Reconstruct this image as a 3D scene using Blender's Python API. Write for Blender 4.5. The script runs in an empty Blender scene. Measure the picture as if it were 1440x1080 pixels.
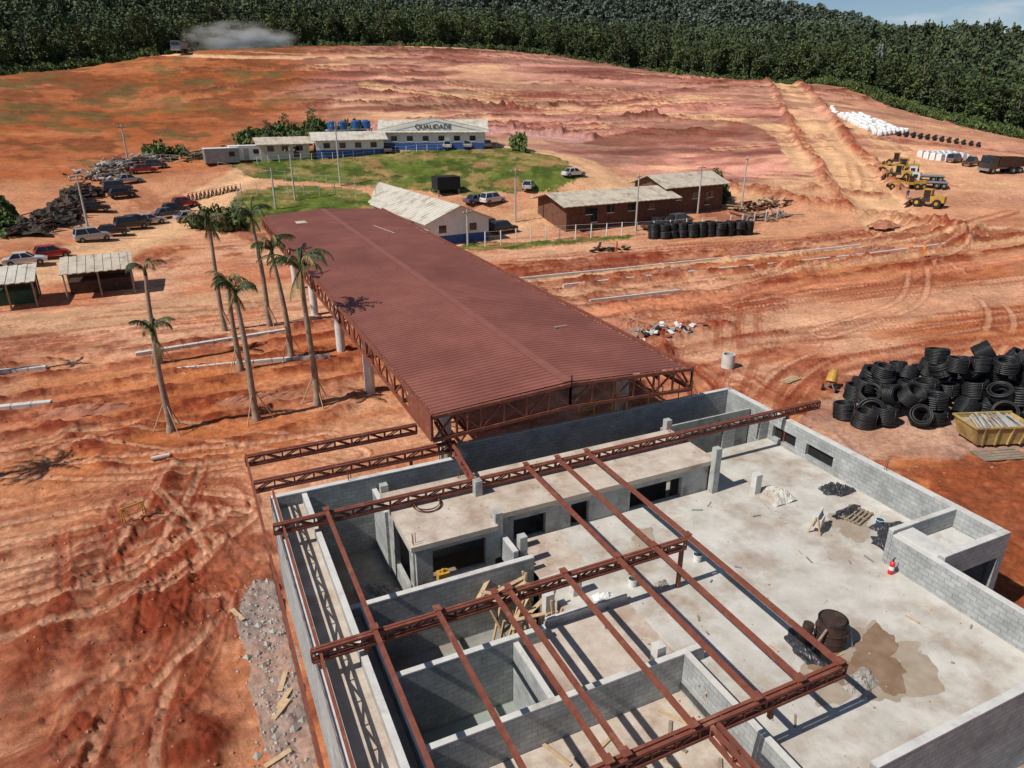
import bpy, math, random
import numpy as np
from mathutils import Vector, Matrix
random.seed(7); rng=np.random.default_rng(11)
scene=bpy.context.scene
R=math.radians
# ------------------------------------------------------------------ materials
MATS={}
def newmat(name):
    m=bpy.data.materials.new(name); m.use_nodes=True
    MATS[name]=m
    return m,m.node_tree,m.node_tree.nodes['Principled BSDF']
def N(nt,t,**kw):
    n=nt.nodes.new(t)
    for k,v in kw.items(): setattr(n,k,v)
    return n
def noisy(name,c1,c2,scale=2.0,rough=0.8,metal=0.0,detail=6,bump=0.0,bscale=None,rand=0.0,spec=0.3,stain=None,trans=0):
    m,nt,b=newmat(name)
    L=nt.links
    geo=N(nt,'ShaderNodeNewGeometry')
    no=N(nt,'ShaderNodeTexNoise'); no.inputs['Scale'].default_value=scale; no.inputs['Detail'].default_value=detail; no.inputs['Roughness'].default_value=0.65
    L.new(geo.outputs['Position'],no.inputs['Vector'])
    rp=N(nt,'ShaderNodeValToRGB'); rp.color_ramp.elements[0].position=0.32; rp.color_ramp.elements[1].position=0.68
    rp.color_ramp.elements[0].color=(*c1,1); rp.color_ramp.elements[1].color=(*c2,1)
    L.new(no.outputs['Fac'],rp.inputs['Fac']); out=rp.outputs['Color']
    if stain:
        n2=N(nt,'ShaderNodeTexNoise'); n2.inputs['Scale'].default_value=stain[1]; n2.inputs['Detail'].default_value=8; n2.inputs['Roughness'].default_value=0.7
        L.new(geo.outputs['Position'],n2.inputs['Vector'])
        r2=N(nt,'ShaderNodeValToRGB'); r2.color_ramp.elements[0].position=stain[2]; r2.color_ramp.elements[1].position=stain[3]
        r2.color_ramp.elements[0].color=(0,0,0,1); r2.color_ramp.elements[1].color=(1,1,1,1)
        L.new(n2.outputs['Fac'],r2.inputs['Fac'])
        mx=N(nt,'ShaderNodeMixRGB'); mx.inputs['Color2'].default_value=(*stain[0],1)
        L.new(r2.outputs['Color'],mx.inputs['Fac']); L.new(out,mx.inputs['Color1']); out=mx.outputs['Color']
    if rand>0:
        oi=N(nt,'ShaderNodeObjectInfo'); mr=N(nt,'ShaderNodeMapRange'); mr.inputs['To Min'].default_value=1-rand; mr.inputs['To Max'].default_value=1+rand
        L.new(oi.outputs['Random'],mr.inputs['Value'])
        hs=N(nt,'ShaderNodeHueSaturation'); L.new(mr.outputs['Result'],hs.inputs['Value']); L.new(out,hs.inputs['Color']); out=hs.outputs['Color']
    L.new(out,b.inputs['Base Color'])
    b.inputs['Roughness'].default_value=rough; b.inputs['Metallic'].default_value=metal; b.inputs['Specular IOR Level'].default_value=spec
    if bump>0:
        nb=N(nt,'ShaderNodeTexNoise'); nb.inputs['Scale'].default_value=bscale or scale*4; nb.inputs['Detail'].default_value=5
        L.new(geo.outputs['Position'],nb.inputs['Vector'])
        bp=N(nt,'ShaderNodeBump'); bp.inputs['Strength'].default_value=bump; bp.inputs['Distance'].default_value=0.03
        L.new(nb.outputs['Fac'],bp.inputs['Height']); L.new(bp.outputs['Normal'],b.inputs['Normal'])
    return m
noisy('concrete',(.31,.32,.30),(.47,.47,.44),1.3,.85,bump=.35,bscale=9,stain=((.18,.165,.145),1.1,.50,.70))
noisy('concrete_light',(.50,.49,.46),(.62,.60,.56),2,.85,bump=.2,bscale=9,stain=((.33,.28,.23),.9,.52,.74))
noisy('slab',(.43,.40,.35),(.60,.57,.51),.8,.85,bump=.3,bscale=14,detail=10,stain=((.32,.24,.175),.38,.47,.68))
noisy('slab_tan',(.43,.35,.27),(.60,.52,.44),1.1,.88,bump=.3,bscale=14,detail=10,stain=((.31,.20,.14),.6,.48,.70))
noisy('pitfloor',(.18,.19,.17),(.36,.35,.32),.9,.8,bump=.2,stain=((.32,.19,.13),.6,.45,.62))
noisy('pitfloor_green',(.26,.30,.26),(.34,.37,.33),.7,.5)
noisy('steel_rust',(.15,.045,.029),(.24,.075,.046),3,.6,stain=((.32,.15,.09),2.0,.55,.72))
noisy('roof_red',(.225,.080,.058),(.30,.112,.084),.35,.5,detail=10,stain=((.185,.063,.047),.12,.45,.7),spec=.35)
noisy('roof_ridge',(.21,.075,.055),(.26,.095,.07),1,.5)
noisy('roof_tan',(.42,.36,.28),(.58,.50,.40),.9,.8,detail=10,stain=((.26,.19,.13),.7,.50,.68))
noisy('roof_grey',(.48,.44,.36),(.60,.56,.48),.8,.7,detail=10,stain=((.30,.23,.17),.5,.50,.70))
noisy('wall_white',(.62,.62,.60),(.74,.74,.72),1,.8,stain=((.48,.36,.26),.8,.56,.76))
noisy('wall_cream',(.50,.44,.35),(.62,.56,.46),1,.8)
noisy('paint_blue',(.03,.07,.22),(.04,.10,.30),2,.6)
noisy('wood_brown',(.10,.045,.028),(.18,.08,.048),2.5,.8,stain=((.06,.03,.02),1.5,.5,.7))
noisy('wood_light',(.40,.27,.15),(.56,.41,.25),5,.8)
noisy('wood_grey',(.20,.15,.11),(.34,.27,.20),4,.85)
noisy('dark_int',(.012,.012,.012),(.02,.02,.02),2,.9)
noisy('black_rubber',(.008,.008,.009),(.020,.020,.021),6,.5,spec=.45)
noisy('tarp',(.02,.02,.022),(.05,.05,.055),5,.4,spec=.5)
noisy('tire',(.015,.015,.015),(.03,.028,.025),6,.9)
noisy('yellow_paint',(.46,.25,.03),(.58,.34,.05),2,.55,stain=((.28,.13,.06),1.2,.45,.7))
noisy('skip_yellow',(.38,.27,.08),(.50,.37,.13),2,.7,stain=((.24,.14,.08),1.2,.42,.66))
noisy('orange_paint',(.65,.18,.03),(.75,.22,.04),2,.5)
noisy('bag_white',(.62,.62,.60),(.78,.78,.76),2,.7)
noisy('metal_grey',(.22,.22,.22),(.36,.36,.36),3,.5,metal=.4)
noisy('pole_conc',(.36,.34,.30),(.46,.44,.40),2,.85)
noisy('tank_blue',(.02,.08,.22),(.03,.11,.29),2,.45)
noisy('column_white',(.55,.54,.50),(.68,.66,.62),1.5,.8,stain=((.40,.26,.18),.8,.55,.8))
noisy('palm_trunk',(.20,.15,.11),(.36,.28,.21),3,.9,bump=.4)
noisy('palm_leaf',(.035,.055,.018),(.085,.105,.032),1.5,.6)
noisy('palm_dry',(.20,.14,.06),(.30,.22,.10),2,.8)
noisy('leaf_dark',(.034,.055,.020),(.088,.115,.040),.35,.75,rand=.35)
noisy('leaf_mid',(.055,.085,.024),(.115,.15,.045),.35,.75,rand=.3)
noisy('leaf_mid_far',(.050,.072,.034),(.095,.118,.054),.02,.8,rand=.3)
noisy('leaf_far',(.085,.112,.082),(.130,.155,.112),.015,.8,rand=.22)  # paler bluish green: distance haze painted into the leaf colour
noisy('bark',(.14,.12,.09),(.24,.21,.17),1,.9)
noisy('red_ext',(.55,.02,.02),(.65,.03,.03),3,.35)
noisy('drum_dark',(.04,.025,.02),(.10,.06,.045),3,.6,metal=.3)
noisy('green_dark',(.02,.06,.035),(.03,.09,.05),2,.6)
noisy('rubble',(.24,.215,.19),(.40,.36,.32),3,.9)
noisy('scrap_dark',(.03,.025,.02),(.10,.07,.05),1.5,.9,bump=.5)
noisy('skin',(.30,.16,.10),(.34,.19,.12),5,.6)
noisy('cloth_blue',(.03,.05,.12),(.05,.07,.16),5,.9)
noisy('soil_heap',(.30,.11,.065),(.46,.20,.12),1.5,.95,bump=.5)
def carpaint(n,c):
    m,nt,b=newmat(n); b.inputs['Roughness'].default_value=.3; b.inputs['Coat Weight'].default_value=.4; b.inputs['Metallic'].default_value=.2
    L=nt.links; no=N(nt,'ShaderNodeTexNoise'); no.inputs['Scale'].default_value=2; mx=N(nt,'ShaderNodeMixRGB'); mx.inputs['Color1'].default_value=(*c,1); mx.inputs['Color2'].default_value=(*(0.75*v+.25*d for v,d in zip(c,(.35,.2,.12))),1)
    L.new(no.outputs['Fac'],mx.inputs['Fac']); L.new(mx.outputs['Color'],b.inputs['Base Color'])
for n,c in [('car_white',(.75,.75,.75)),('car_silver',(.45,.46,.47)),('car_red',(.42,.015,.02)),('car_black',(.015,.015,.018)),('car_grey',(.10,.11,.12)),('car_blue',(.04,.07,.14))]: carpaint(n,c)
m,nt,b=newmat('glass_dark'); b.inputs['Base Color'].default_value=(.015,.02,.025,1); b.inputs['Roughness'].default_value=.08; b.inputs['Specular IOR Level'].default_value=.8
noisy('puddle',(.20,.12,.07),(.30,.20,.13),1.5,.10,spec=.6); noisy('wet_slab',(.30,.235,.17),(.40,.33,.25),1.5,.45)
def blockmat(name,base,dark,mortar):
    m,nt,b=newmat(name); L=nt.links
    geo=N(nt,'ShaderNodeNewGeometry'); sx=N(nt,'ShaderNodeSeparateXYZ'); L.new(geo.outputs['Position'],sx.inputs[0])
    ad=N(nt,'ShaderNodeMath',operation='ADD'); L.new(sx.outputs['X'],ad.inputs[0]); L.new(sx.outputs['Y'],ad.inputs[1])
    cx=N(nt,'ShaderNodeCombineXYZ'); L.new(ad.outputs[0],cx.inputs['X']); L.new(sx.outputs['Z'],cx.inputs['Y'])
    br=N(nt,'ShaderNodeTexBrick'); br.inputs['Scale'].default_value=1; br.inputs['Brick Width'].default_value=.4; br.inputs['Row Height'].default_value=.2; br.inputs['Mortar Size'].default_value=.012
    br.inputs['Color1'].default_value=(*base,1); br.inputs['Color2'].default_value=(*dark,1); br.inputs['Mortar'].default_value=(*mortar,1)
    L.new(cx.outputs[0],br.inputs['Vector'])
    no=N(nt,'ShaderNodeTexNoise'); no.inputs['Scale'].default_value=.9; no.inputs['Detail'].default_value=8; no.inputs['Roughness'].default_value=.7; L.new(geo.outputs['Position'],no.inputs['Vector'])
    mr=N(nt,'ShaderNodeMapRange'); mr.inputs['From Min'].default_value=.3; mr.inputs['From Max'].default_value=.7; mr.inputs['To Min'].default_value=.6; mr.inputs['To Max'].default_value=1.18; L.new(no.outputs['Fac'],mr.inputs['Value'])
    hs=N(nt,'ShaderNodeHueSaturation'); L.new(br.outputs['Color'],hs.inputs['Color']); L.new(mr.outputs['Result'],hs.inputs['Value'])
    L.new(hs.outputs['Color'],b.inputs['Base Color']); b.inputs['Roughness'].default_value=.9
    bp=N(nt,'ShaderNodeBump'); bp.inputs['Strength'].default_value=.5; bp.inputs['Distance'].default_value=.02; bp.invert=True
    L.new(br.outputs['Fac'],bp.inputs['Height']); L.new(bp.outputs['Normal'],b.inputs['Normal'])
blockmat('block_wall',(.41,.42,.41),(.33,.345,.34),(.25,.25,.24))
m,nt,b=newmat('ground_soil'); L=nt.links
at=N(nt,'ShaderNodeAttribute'); at.attribute_name='Col'; geo=N(nt,'ShaderNodeNewGeometry')
def nz(scale,det,ro,f0,f1,t0,t1):
    n1=N(nt,'ShaderNodeTexNoise'); n1.inputs['Scale'].default_value=scale; n1.inputs['Detail'].default_value=det; n1.inputs['Roughness'].default_value=ro; L.new(geo.outputs['Position'],n1.inputs['Vector'])
    mr=N(nt,'ShaderNodeMapRange'); mr.inputs['From Min'].default_value=f0; mr.inputs['From Max'].default_value=f1; mr.inputs['To Min'].default_value=t0; mr.inputs['To Max'].default_value=t1; L.new(n1.outputs['Fac'],mr.inputs['Value']); return mr.outputs['Result'],n1
o1,n1=nz(2.6,8,.78,.34,.66,.64,1.30); o2,n2_=nz(.22,9,.72,.35,.65,.80,1.18)
mm=N(nt,'ShaderNodeMath',operation='MULTIPLY'); L.new(o1,mm.inputs[0]); L.new(o2,mm.inputs[1])
hs=N(nt,'ShaderNodeHueSaturation'); hs.inputs['Saturation'].default_value=1.12; L.new(at.outputs['Color'],hs.inputs['Color']); L.new(mm.outputs[0],hs.inputs['Value']); L.new(hs.outputs['Color'],b.inputs['Base Color'])
b.inputs['Roughness'].default_value=.95; b.inputs['Specular IOR Level'].default_value=.12
n2=N(nt,'ShaderNodeTexNoise'); n2.inputs['Scale'].default_value=5; n2.inputs['Detail'].default_value=7; n2.inputs['Roughness'].default_value=.78; L.new(geo.outputs['Position'],n2.inputs['Vector'])
bp=N(nt,'ShaderNodeBump'); bp.inputs['Strength'].default_value=.8; bp.inputs['Distance'].default_value=.12; L.new(n2.outputs['Fac'],bp.inputs['Height']); L.new(bp.outputs['Normal'],b.inputs['Normal'])

# ------------------------------------------------------------------ mesh builder
class MB:
    def __init__(s): s.v=[]; s.f=[]; s.m=[]
    def add(s,vs,fs,mat):
        o=len(s.v); s.v.extend([tuple(p) for p in vs]); s.f.extend([tuple(i+o for i in f) for f in fs]); s.m.extend([mat]*len(fs)); return s
    def box(s,x0,x1,y0,y1,z0,z1,mat):
        return s.add([(x0,y0,z0),(x1,y0,z0),(x1,y1,z0),(x0,y1,z0),(x0,y0,z1),(x1,y0,z1),(x1,y1,z1),(x0,y1,z1)],
          [(0,3,2,1),(4,5,6,7),(0,1,5,4),(1,2,6,5),(2,3,7,6),(3,0,4,7)],mat)
    def beam(s,p0,p1,w,h,mat):
        p0=Vector(p0);p1=Vector(p1); d=(p1-p0).normalized()
        up=Vector((0,0,1)) if abs(d.z)<.95 else Vector((1,0,0))
        a=d.cross(up).normalized()*w/2; bb=a.cross(d).normalized()*h/2
        vs=[p0-a-bb,p0+a-bb,p0+a+bb,p0-a+bb,p1-a-bb,p1+a-bb,p1+a+bb,p1-a+bb]
        return s.add(vs,[(0,1,2,3),(7,6,5,4),(0,4,5,1),(1,5,6,2),(2,6,7,3),(3,7,4,0)],mat)
    def cyl(s,p0,p1,r0,r1,mat,n=10,caps=True):
        p0=Vector(p0);p1=Vector(p1); d=(p1-p0).normalized()
        up=Vector((0,0,1)) if abs(d.z)<.9 else Vector((1,0,0))
        a=d.cross(up).normalized(); bb=a.cross(d)
        vs=[]
        for p,r in ((p0,r0),(p1,r1)):
            for i in range(n):
                t=2*math.pi*i/n; vs.append(p+a*(r*math.cos(t))+bb*(r*math.sin(t)))
        fs=[(i,(i+1)%n,n+(i+1)%n,n+i) for i in range(n)]
        if caps: fs+=[tuple(range(n-1,-1,-1)),tuple(range(n,2*n))]
        return s.add(vs,fs,mat)
    def torus(s,c,Rr,r,mat,n=22,k=7,M=None):
        vs=[]
        for i in range(n):
            t=2*math.pi*i/n
            for j in range(k):
                q=2*math.pi*j/k
                p=Vector(((Rr+r*math.cos(q))*math.cos(t),(Rr+r*math.cos(q))*math.sin(t),r*math.sin(q)))
                if M: p=M@p
                vs.append(p+Vector(c))
        fs=[(i*k+j,((i+1)%n)*k+j,((i+1)%n)*k+(j+1)%k,i*k+(j+1)%k) for i in range(n) for j in range(k)]
        return s.add(vs,fs,mat)
    def truss(s,p0,p1,depth,ch,web,panel,mat,gap=0):
        p0=Vector(p0);p1=Vector(p1); L_=(p1-p0).length; d=(p1-p0)/L_; side=d.cross(Vector((0,0,1))).normalized()
        n=max(1,round(L_/panel)); dz=Vector((0,0,-depth))
        for o in ([0] if gap==0 else [-gap/2,gap/2]):
            a=p0+side*o; b_=p1+side*o
            s.beam(a,b_,ch,ch,mat); s.beam(a+dz,b_+dz,ch*.98,ch*.98,mat)
            for i in range(n+1):
                q=a.lerp(b_,i/n); s.beam(q+Vector((0,0,-ch/2)),q+dz+Vector((0,0,ch/2)),web,web,mat)
                if i<n:
                    q2=a.lerp(b_,(i+1)/n)
                    if i%2==0: s.beam(q+dz,q2,web*.9,web*.9,mat)
                    else: s.beam(q,q2+dz,web*.9,web*.9,mat)
        if gap:
            for i in range(0,n+1,2):
                q=p0.lerp(p1,i/n); s.beam(q-side*gap/2,q+side*gap/2,web,web,mat); s.beam(q+dz-side*gap/2,q+dz+side*gap/2,web,web,mat)
        return s
    def mesh(s,name,smooth=False):
        me=bpy.data.meshes.new(name); me.from_pydata(s.v,[],s.f)
        names=list(dict.fromkeys(s.m))
        for n in names: me.materials.append(MATS[n])
        me.polygons.foreach_set('material_index',[names.index(x) for x in s.m])
        if smooth: me.polygons.foreach_set('use_smooth',[True]*len(s.f))
        me.update(); return me
    def obj(s,name,parent=None,loc=(0,0,0),rz=0,smooth=False):
        o=bpy.data.objects.new(name,s.mesh(name,smooth)); bpy.context.collection.objects.link(o)
        o.location=loc; o.rotation_euler=(0,0,rz)
        if parent: o.parent=parent
        return o
def empty(name,loc=(0,0,0),rz=0):
    o=bpy.data.objects.new(name,None); bpy.context.collection.objects.link(o); o.location=loc; o.rotation_euler=(0,0,rz); o.empty_display_size=.2; return o
def inst(name,me,loc,rot=(0,0,0),sc=1,parent=None):
    o=bpy.data.objects.new(name,me); bpy.context.collection.objects.link(o); o.location=loc; o.rotation_euler=rot
    o.scale=(sc,sc,sc) if not isinstance(sc,tuple) else sc
    if parent: o.parent=parent
    return o

# ------------------------------------------------------------------ terrain
CREST=[(-58.2,253.4,21.8),(-42.1,276.8,24.4),(-24,289,26.8),(-2.7,310,31.3),(22.7,329.2,34),(51.2,336.1,36.4),(82.1,340.2,37.8),(115,341.2,38.3),(145.2,329.4,37.2),(174.5,314.9,33.6),(196.7,289.5,27.9),(215.2,263.2,24.8),(229.8,236.8,22.1),(237.1,214.9,22),(233.4,188.4,15.8),(233.6,163.2,10.4),(236,141.1,6.7),(235.8,120.9,4.3)]
MID=[(-34.5,217.3,16.8),(-12.6,229.7,16.5),(13.6,224.6,16.4),(40.9,216.2,16.3),(76.1,227.6,20),(102.4,206,16),(124.2,181.6,14.4),(144,159.7,12.9),(162.5,140.7,12.3),(150.9,107,6.9),(146.6,90.5,5.6),(143.1,71.6,4.2)]
NEAR=[(-27.2,157.7,8.3),(-15.7,149.2,7.4),(-4.6,159.9,7.9),(10.2,149.7,8.3),(21.2,153.5,8.9),(34.8,151,9),(49.7,150,9.6),(62.2,145.2,9.6),(89.8,144.4,8.1),(112,134.5,7.3),(121.1,112,6.5),(119.6,87.2,3.1),(125.6,72.4,2.8)]
LOW=[(13.6,137.3,6),(28.3,124.8,5.2),(43.6,114,4.1),(60.1,109.6,4.5),(64.9,112.6,6),(-10.3,107.5,1.9),(-15.1,96.8,1.4),(1.1,125,2.9),(9.2,129.7,5),(-19.5,110.3,3.1),(31,96,.5),(40,96,.6),(64,95.5,.8),(84,99,1.0),(78.4,84.1,.1),(91.6,64.4,.6),(95.9,53.9,.9),(50,98,.9)]
MTN=[(-210.8,1079.6,128),(5,1100,150),(263.9,1067.9,155),(530.9,963.4,150),(613,913.3,134),(689.4,857.2,119),(757.4,797.7,112),(817.9,735.5,98),(870.7,672.3,80),(931.4,585.2,68),(984,491.8,54)]
cp=list(CREST+MID+NEAR+LOW+MTN)
for x,y,z in MTN: cp.append((x*1.45,y*1.45,z-80)); 
for i,(x,y,z) in enumerate(CREST):
    if i<11:
        cp+= [(x*1.10,y*1.10,z-3),(x*1.45,y*1.45,z-6)]
    else:
        cp+= [(x*1.2,y*1.2,z-4),(x*1.6,y*1.6,z+0)]
for a_,d_,z_ in [(-5,640,72),(8,660,74),(20,660,70),(30,640,58),(38,630,52),(46,610,50),(53,590,44),(62,580,34),(-5,800,66),(8,820,66),(20,820,62),(30,800,48),(38,790,44),(46,770,40),(53,750,34),(62,720,26)]:
    cp.append((d_*math.sin(R(a_)),d_*math.cos(R(a_)),z_))
for x in (-60,-30,0,30,60): 
    for y in (-20,20,50,78): cp.append((x,y,0))
cp+=[(95,30,0.3),(130,30,1.5),(180,60,3),(95,0,0),(160,-20,0),(-60,100,2),(-80,160,8),(-90,230,15),(300,60,4),(-400,900,110),(-400,300,30),(700,100,20)]
cp=np.array(cp,float); SC=100.0
P2=cp[:,:2]/SC; n=len(P2)
def tpsK(a,b):
    r2=((a[:,None,:]-b[None,:,:])**2).sum(-1); return .5*r2*np.log(r2+1e-12)
A=np.zeros((n+3,n+3)); A[:n,:n]=tpsK(P2,P2)+np.eye(n)*2e-4; A[:n,n]=1; A[:n,n+1:]=P2; A[n,:n]=1; A[n+1:,:n]=P2.T
rhs=np.zeros(n+3); rhs[:n]=cp[:,2]; W=np.linalg.solve(A,rhs)
def sst(a,b,x):
    t=np.clip((x-a)/(b-a),0,1); return t*t*(3-2*t)
def base_h(x,y):
    x=np.atleast_1d(np.asarray(x,float)); y=np.atleast_1d(np.asarray(y,float)); out=np.empty(len(x))
    for i in range(0,len(x),40000):
        q=np.stack([x[i:i+40000],y[i:i+40000]],1)/SC
        out[i:i+40000]=tpsK(q,P2)@W[:n]+W[n]+q@W[n+1:]
    d=np.hypot(x,y)
    return out*sst(78,100,d)
def gz(x,y): return float(base_h([x],[y])[0])
TAB=rng.random((256,256))
def vnoise(x,y):
    ix=np.floor(x).astype(np.int64); iy=np.floor(y).astype(np.int64); fx=x-ix; fy=y-iy
    fx=fx*fx*(3-2*fx); fy=fy*fy*(3-2*fy)
    a=TAB[ix&255,iy&255]; b=TAB[(ix+1)&255,iy&255]; c=TAB[ix&255,(iy+1)&255]; d=TAB[(ix+1)&255,(iy+1)&255]
    return (a*(1-fx)+b*fx)*(1-fy)+(c*(1-fx)+d*fx)*fy
def fbm(x,y,s,o=4,seed=0,g=.5):
    r=0;a=1;t=0
    for k in range(o):
        ca,sa=math.cos(k*.9+.3),math.sin(k*.9+.3)
        u=x*s; v=y*s
        if k and g!=.501: u,v=u*ca-v*sa,u*sa+v*ca
        r=r+a*vnoise(u+seed*17.3+k*31.7,v+seed*9.1+k*13.3); t+=a; a*=g; s*=2.03
    return r/t
az=np.concatenate([np.linspace(-80,-17,40,endpoint=False),np.linspace(-17,67,820),np.linspace(67,130,41)[1:]])*math.pi/180
rr=[2.0,5,8,10]; 
while rr[-1]<2400: rr.append(rr[-1]*(1.0046 if rr[-1]<420 else 1.013))
rr=np.array(rr); na=len(az); nr=len(rr)
RR,AZ=np.meshgrid(rr,az,indexing='ij'); X=(RR*np.sin(AZ)).ravel(); Y=(RR*np.cos(AZ)).ravel(); D=RR.ravel(); AZd=np.degrees(AZ.ravel())
Z=base_h(X,Y)
crest_az=np.degrees(np.arctan2([c[0] for c in CREST],[c[1] for c in CREST])); crest_d=np.hypot([c[0] for c in CREST],[c[1] for c in CREST])
def crestd(a): return np.interp(a,crest_az,crest_d)
CD=crestd(AZd)
Z+= sst(420,900,D)*(fbm(X,Y,1/150,4,3)-.5)*34
beyond=sst(0,12,D-CD-4)
def lerp(a,b,t): return a+(b-a)*t[:,None]
C=lambda *c: np.array([c],float)
n_l=fbm(X,Y,1/28,4,1); n_m=fbm(X,Y,1/7,4,2); n_s=fbm(X,Y,1/1.6,4,5,.6); n_f=fbm(X,Y,1/.5,3,6,.7)
scr=fbm(X*.10+n_m*1.5,Y*.9+n_m*2,1,4,8,.501)
salmon=C(.53,.240,.150); dusty=C(.68,.415,.280); dred=C(.205,.056,.036); orange=C(.47,.165,.070); pink=C(.47,.245,.19); tan=C(.65,.41,.255); purp=C(.27,.108,.085)
col=np.repeat(salmon,len(X),0)
col=lerp(col,dusty,sst(.38,.58,n_m*.6+scr*.4)*.82)
col=lerp(col,orange,sst(.48,.66,n_l)*.6)
col=lerp(col,dred*1.35,sst(.52,.68,scr)*.5)
dn=fbm(X,Y,1/11,5,21,.55)
disturbed=sst(.52,.60,dn)*sst(.32,.5,n_s+.1)
hill=sst(132,150,D)*sst(-5,10,Z*3)
cont=(Z+(n_l-.5)*2.6+(n_m-.5)*.7)/2.6
strat=fbm(X*.018+Y*.006,cont*2.0,1,5,61,.501)
hc=lerp(np.repeat(pink,len(X),0),tan,sst(.45,.60,fbm(X*.4,Y,1/14,5,30,.6))*.7); hc=lerp(hc,purp,sst(.50,.62,fbm(X*.4,Y,1/16,5,31,.6))*.85)
hc=hc*(1+(strat[:,None]-.5)*1.9)
left=1-sst(6,16,AZd+ (n_l-.5)*14)
hc=lerp(hc,C(.38,.130,.058),left*.8); hc=lerp(hc,C(.19,.075,.040),left*sst(.48,.56,fbm(X,Y,1/14,5,33,.65))*.8); hc=lerp(hc,C(.10,.10,.04),left*sst(.56,.64,fbm(X,Y,1/10,5,36,.65))*.6)
col=lerp(col,hc,hill)
rightf=sst(95,115,D)*(1-hill)+sst(44,50,AZd)*hill*.7
col=lerp(col,lerp(np.repeat(tan,len(X),0),salmon,n_m),np.clip(rightf,0,1)*.7)
cf=np.abs(cont-np.round(cont))*2.6
gate=sst(.42,.50,fbm(X,Y,1/30,3,44))*hill*(1-beyond)*sst(9,11,Z)*(1-left*.5)
cm=(1-sst(.05,.22,cf))*gate
Z+=cm*.8*(.3+n_m); col=lerp(col,C(.14,.055,.038),cm*sst(.30,.45,n_m)*.95)
rough=disturbed*(1-sst(120,150,D))
near=1-sst(60,130,D)
Z+=(n_s-.5)*.09+ (n_f-.5)*.08*near+rough*(fbm(X,Y,1/.8,4,9,.7)-.38)*.42+(scr-.5)*.04*near
col=lerp(col,dred,rough*.68); col*= (1+(n_f[:,None]-.5)*.6*near[:,None])
Z+=hill*(1-beyond)*((fbm(X,Y,1/4,4,14,.65)-.5)*.6)
def pdist(poly,marg):
    poly=np.array(poly,float); xa,ya=poly.min(0)-marg; xb,yb=poly.max(0)+marg
    idx=np.nonzero((X>xa)&(X<xb)&(Y>ya)&(Y<yb))[0]
    if len(idx)==0: return idx,None,None
    x=X[idx]; y=Y[idx]; best=np.full(len(idx),1e9); sgn=np.zeros(len(idx)); S=np.zeros(len(idx)); acc=0
    for (x0,y0),(x1,y1) in zip(poly[:-1],poly[1:]):
        dx,dy=x1-x0,y1-y0; l=math.hypot(dx,dy)
        if l<1e-6: continue
        t=np.clip(((x-x0)*dx+(y-y0)*dy)/l/l,0,1); px=x-x0-t*dx; py=y-y0-t*dy; d=np.hypot(px,py)
        m=d<best; best[m]=d[m]; sgn[m]=np.sign(px*dy-py*dx)[m]; S[m]=(acc+t*l)[m]; acc+=l
    return idx,best*np.where(sgn==0,1,sgn),S
def smooth_poly(pts,k=7):
    pts=[Vector((p[0],p[1],0)) for p in pts]; out=[]
    for i in range(len(pts)-1):
        p0=pts[max(i-1,0)];p1=pts[i];p2=pts[i+1];p3=pts[min(i+2,len(pts)-1)]
        for j in range(k):
            t=j/k; q=.5*((2*p1)+(p2-p0)*t+(2*p0-5*p1+4*p2-p3)*t*t+(3*p1-p0-3*p2+p3)*t**3); out.append((q.x,q.y))
    out.append((pts[-1].x,pts[-1].y)); return out
def road(pts,w,c,amt=.85,dz=0,edge=.35):
    pl=smooth_poly(pts); idx,d,S=pdist(pl,w)
    if d is None: return
    ad=np.abs(d)+(n_m[idx]-.5)*w*.45; m=(1-sst(w*(.5-edge*.4),w*.53,ad))*amt
    lane=1+.12*np.cos(d/w*12)+(n_s[idx]-.5)*.3
    col[idx]=lerp(col[idx],c*lane[:,None],m)
    Z[idx]+=dz*m
def berm(pts,w,h,c=None,amt=.8):
    pl=smooth_poly(pts); idx,d,S=pdist(pl,w*1.3)
    if d is None: return
    m=1-sst(w*.1,w*.6,np.abs(d)+(n_m[idx]-.5)*w*.6+(n_s[idx]-.5)*w*.6); m*=np.clip(1.9*fbm(X[idx],Y[idx],1/1.4,4,77,.65)-.35,0,2)
    Z[idx]+=h*m
    if c is not None: col[idx]=lerp(col[idx],c,np.clip(m*amt*1.5,0,1)*(.45+.55*sst(.35,.55,n_s[idx])))
def tracks(pts,gauge=1.9,w=.22,dh=.05,c=None,amt=.5,dk=True):
    pl=smooth_poly(pts,6); idx,d,S=pdist(pl,gauge+1)
    if d is None: return
    dd=np.abs(np.abs(d)-gauge/2); m=1-sst(w*.6,w,dd); sh=(1-sst(w*.15,w*.5,np.abs(dd-w*1.35)))
    fade=sst(.38,.48,fbm(X[idx],Y[idx],1/9,3,int(abs(pts[0][0])*7)%50))
    tr=.55+.45*np.sign(np.sin(S*11+d*7))
    m=m*fade; sh=sh*fade*(.3+n_f[idx])
    Z[idx]+=-dh*m*tr+dh*.9*sh
    cc=(c if c is not None else dusty)*(.85+.3*tr[:,None])
    col[idx]=lerp(col[idx],cc,m*amt)
    if dk: col[idx]=lerp(col[idx],dred*1.2,np.clip(sh*amt*1.1,0,1))
TN=tan*1.05
road([(229,240),(190,190),(165,160),(135,122),(112,90),(100,74)],11,TN,.95,-.5)
road([(60,238),(102,206),(124,181.6),(144,159.7),(138,138),(118,112)],7,TN,.9,-.3)
road([(165,160),(152,120),(130,98)],6,TN,.8)
road([(4,306),(12,292),(26,284),(60,278)],7,tan*1.05,.95,-.3)
road([(2,318),(6,304),(14,288)],7,tan*1.1,.95)
road([(-26,90),(-15,97),(-8,104),(1,118),(9,132),(17,143)],11,tan*1.05,.95)
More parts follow.
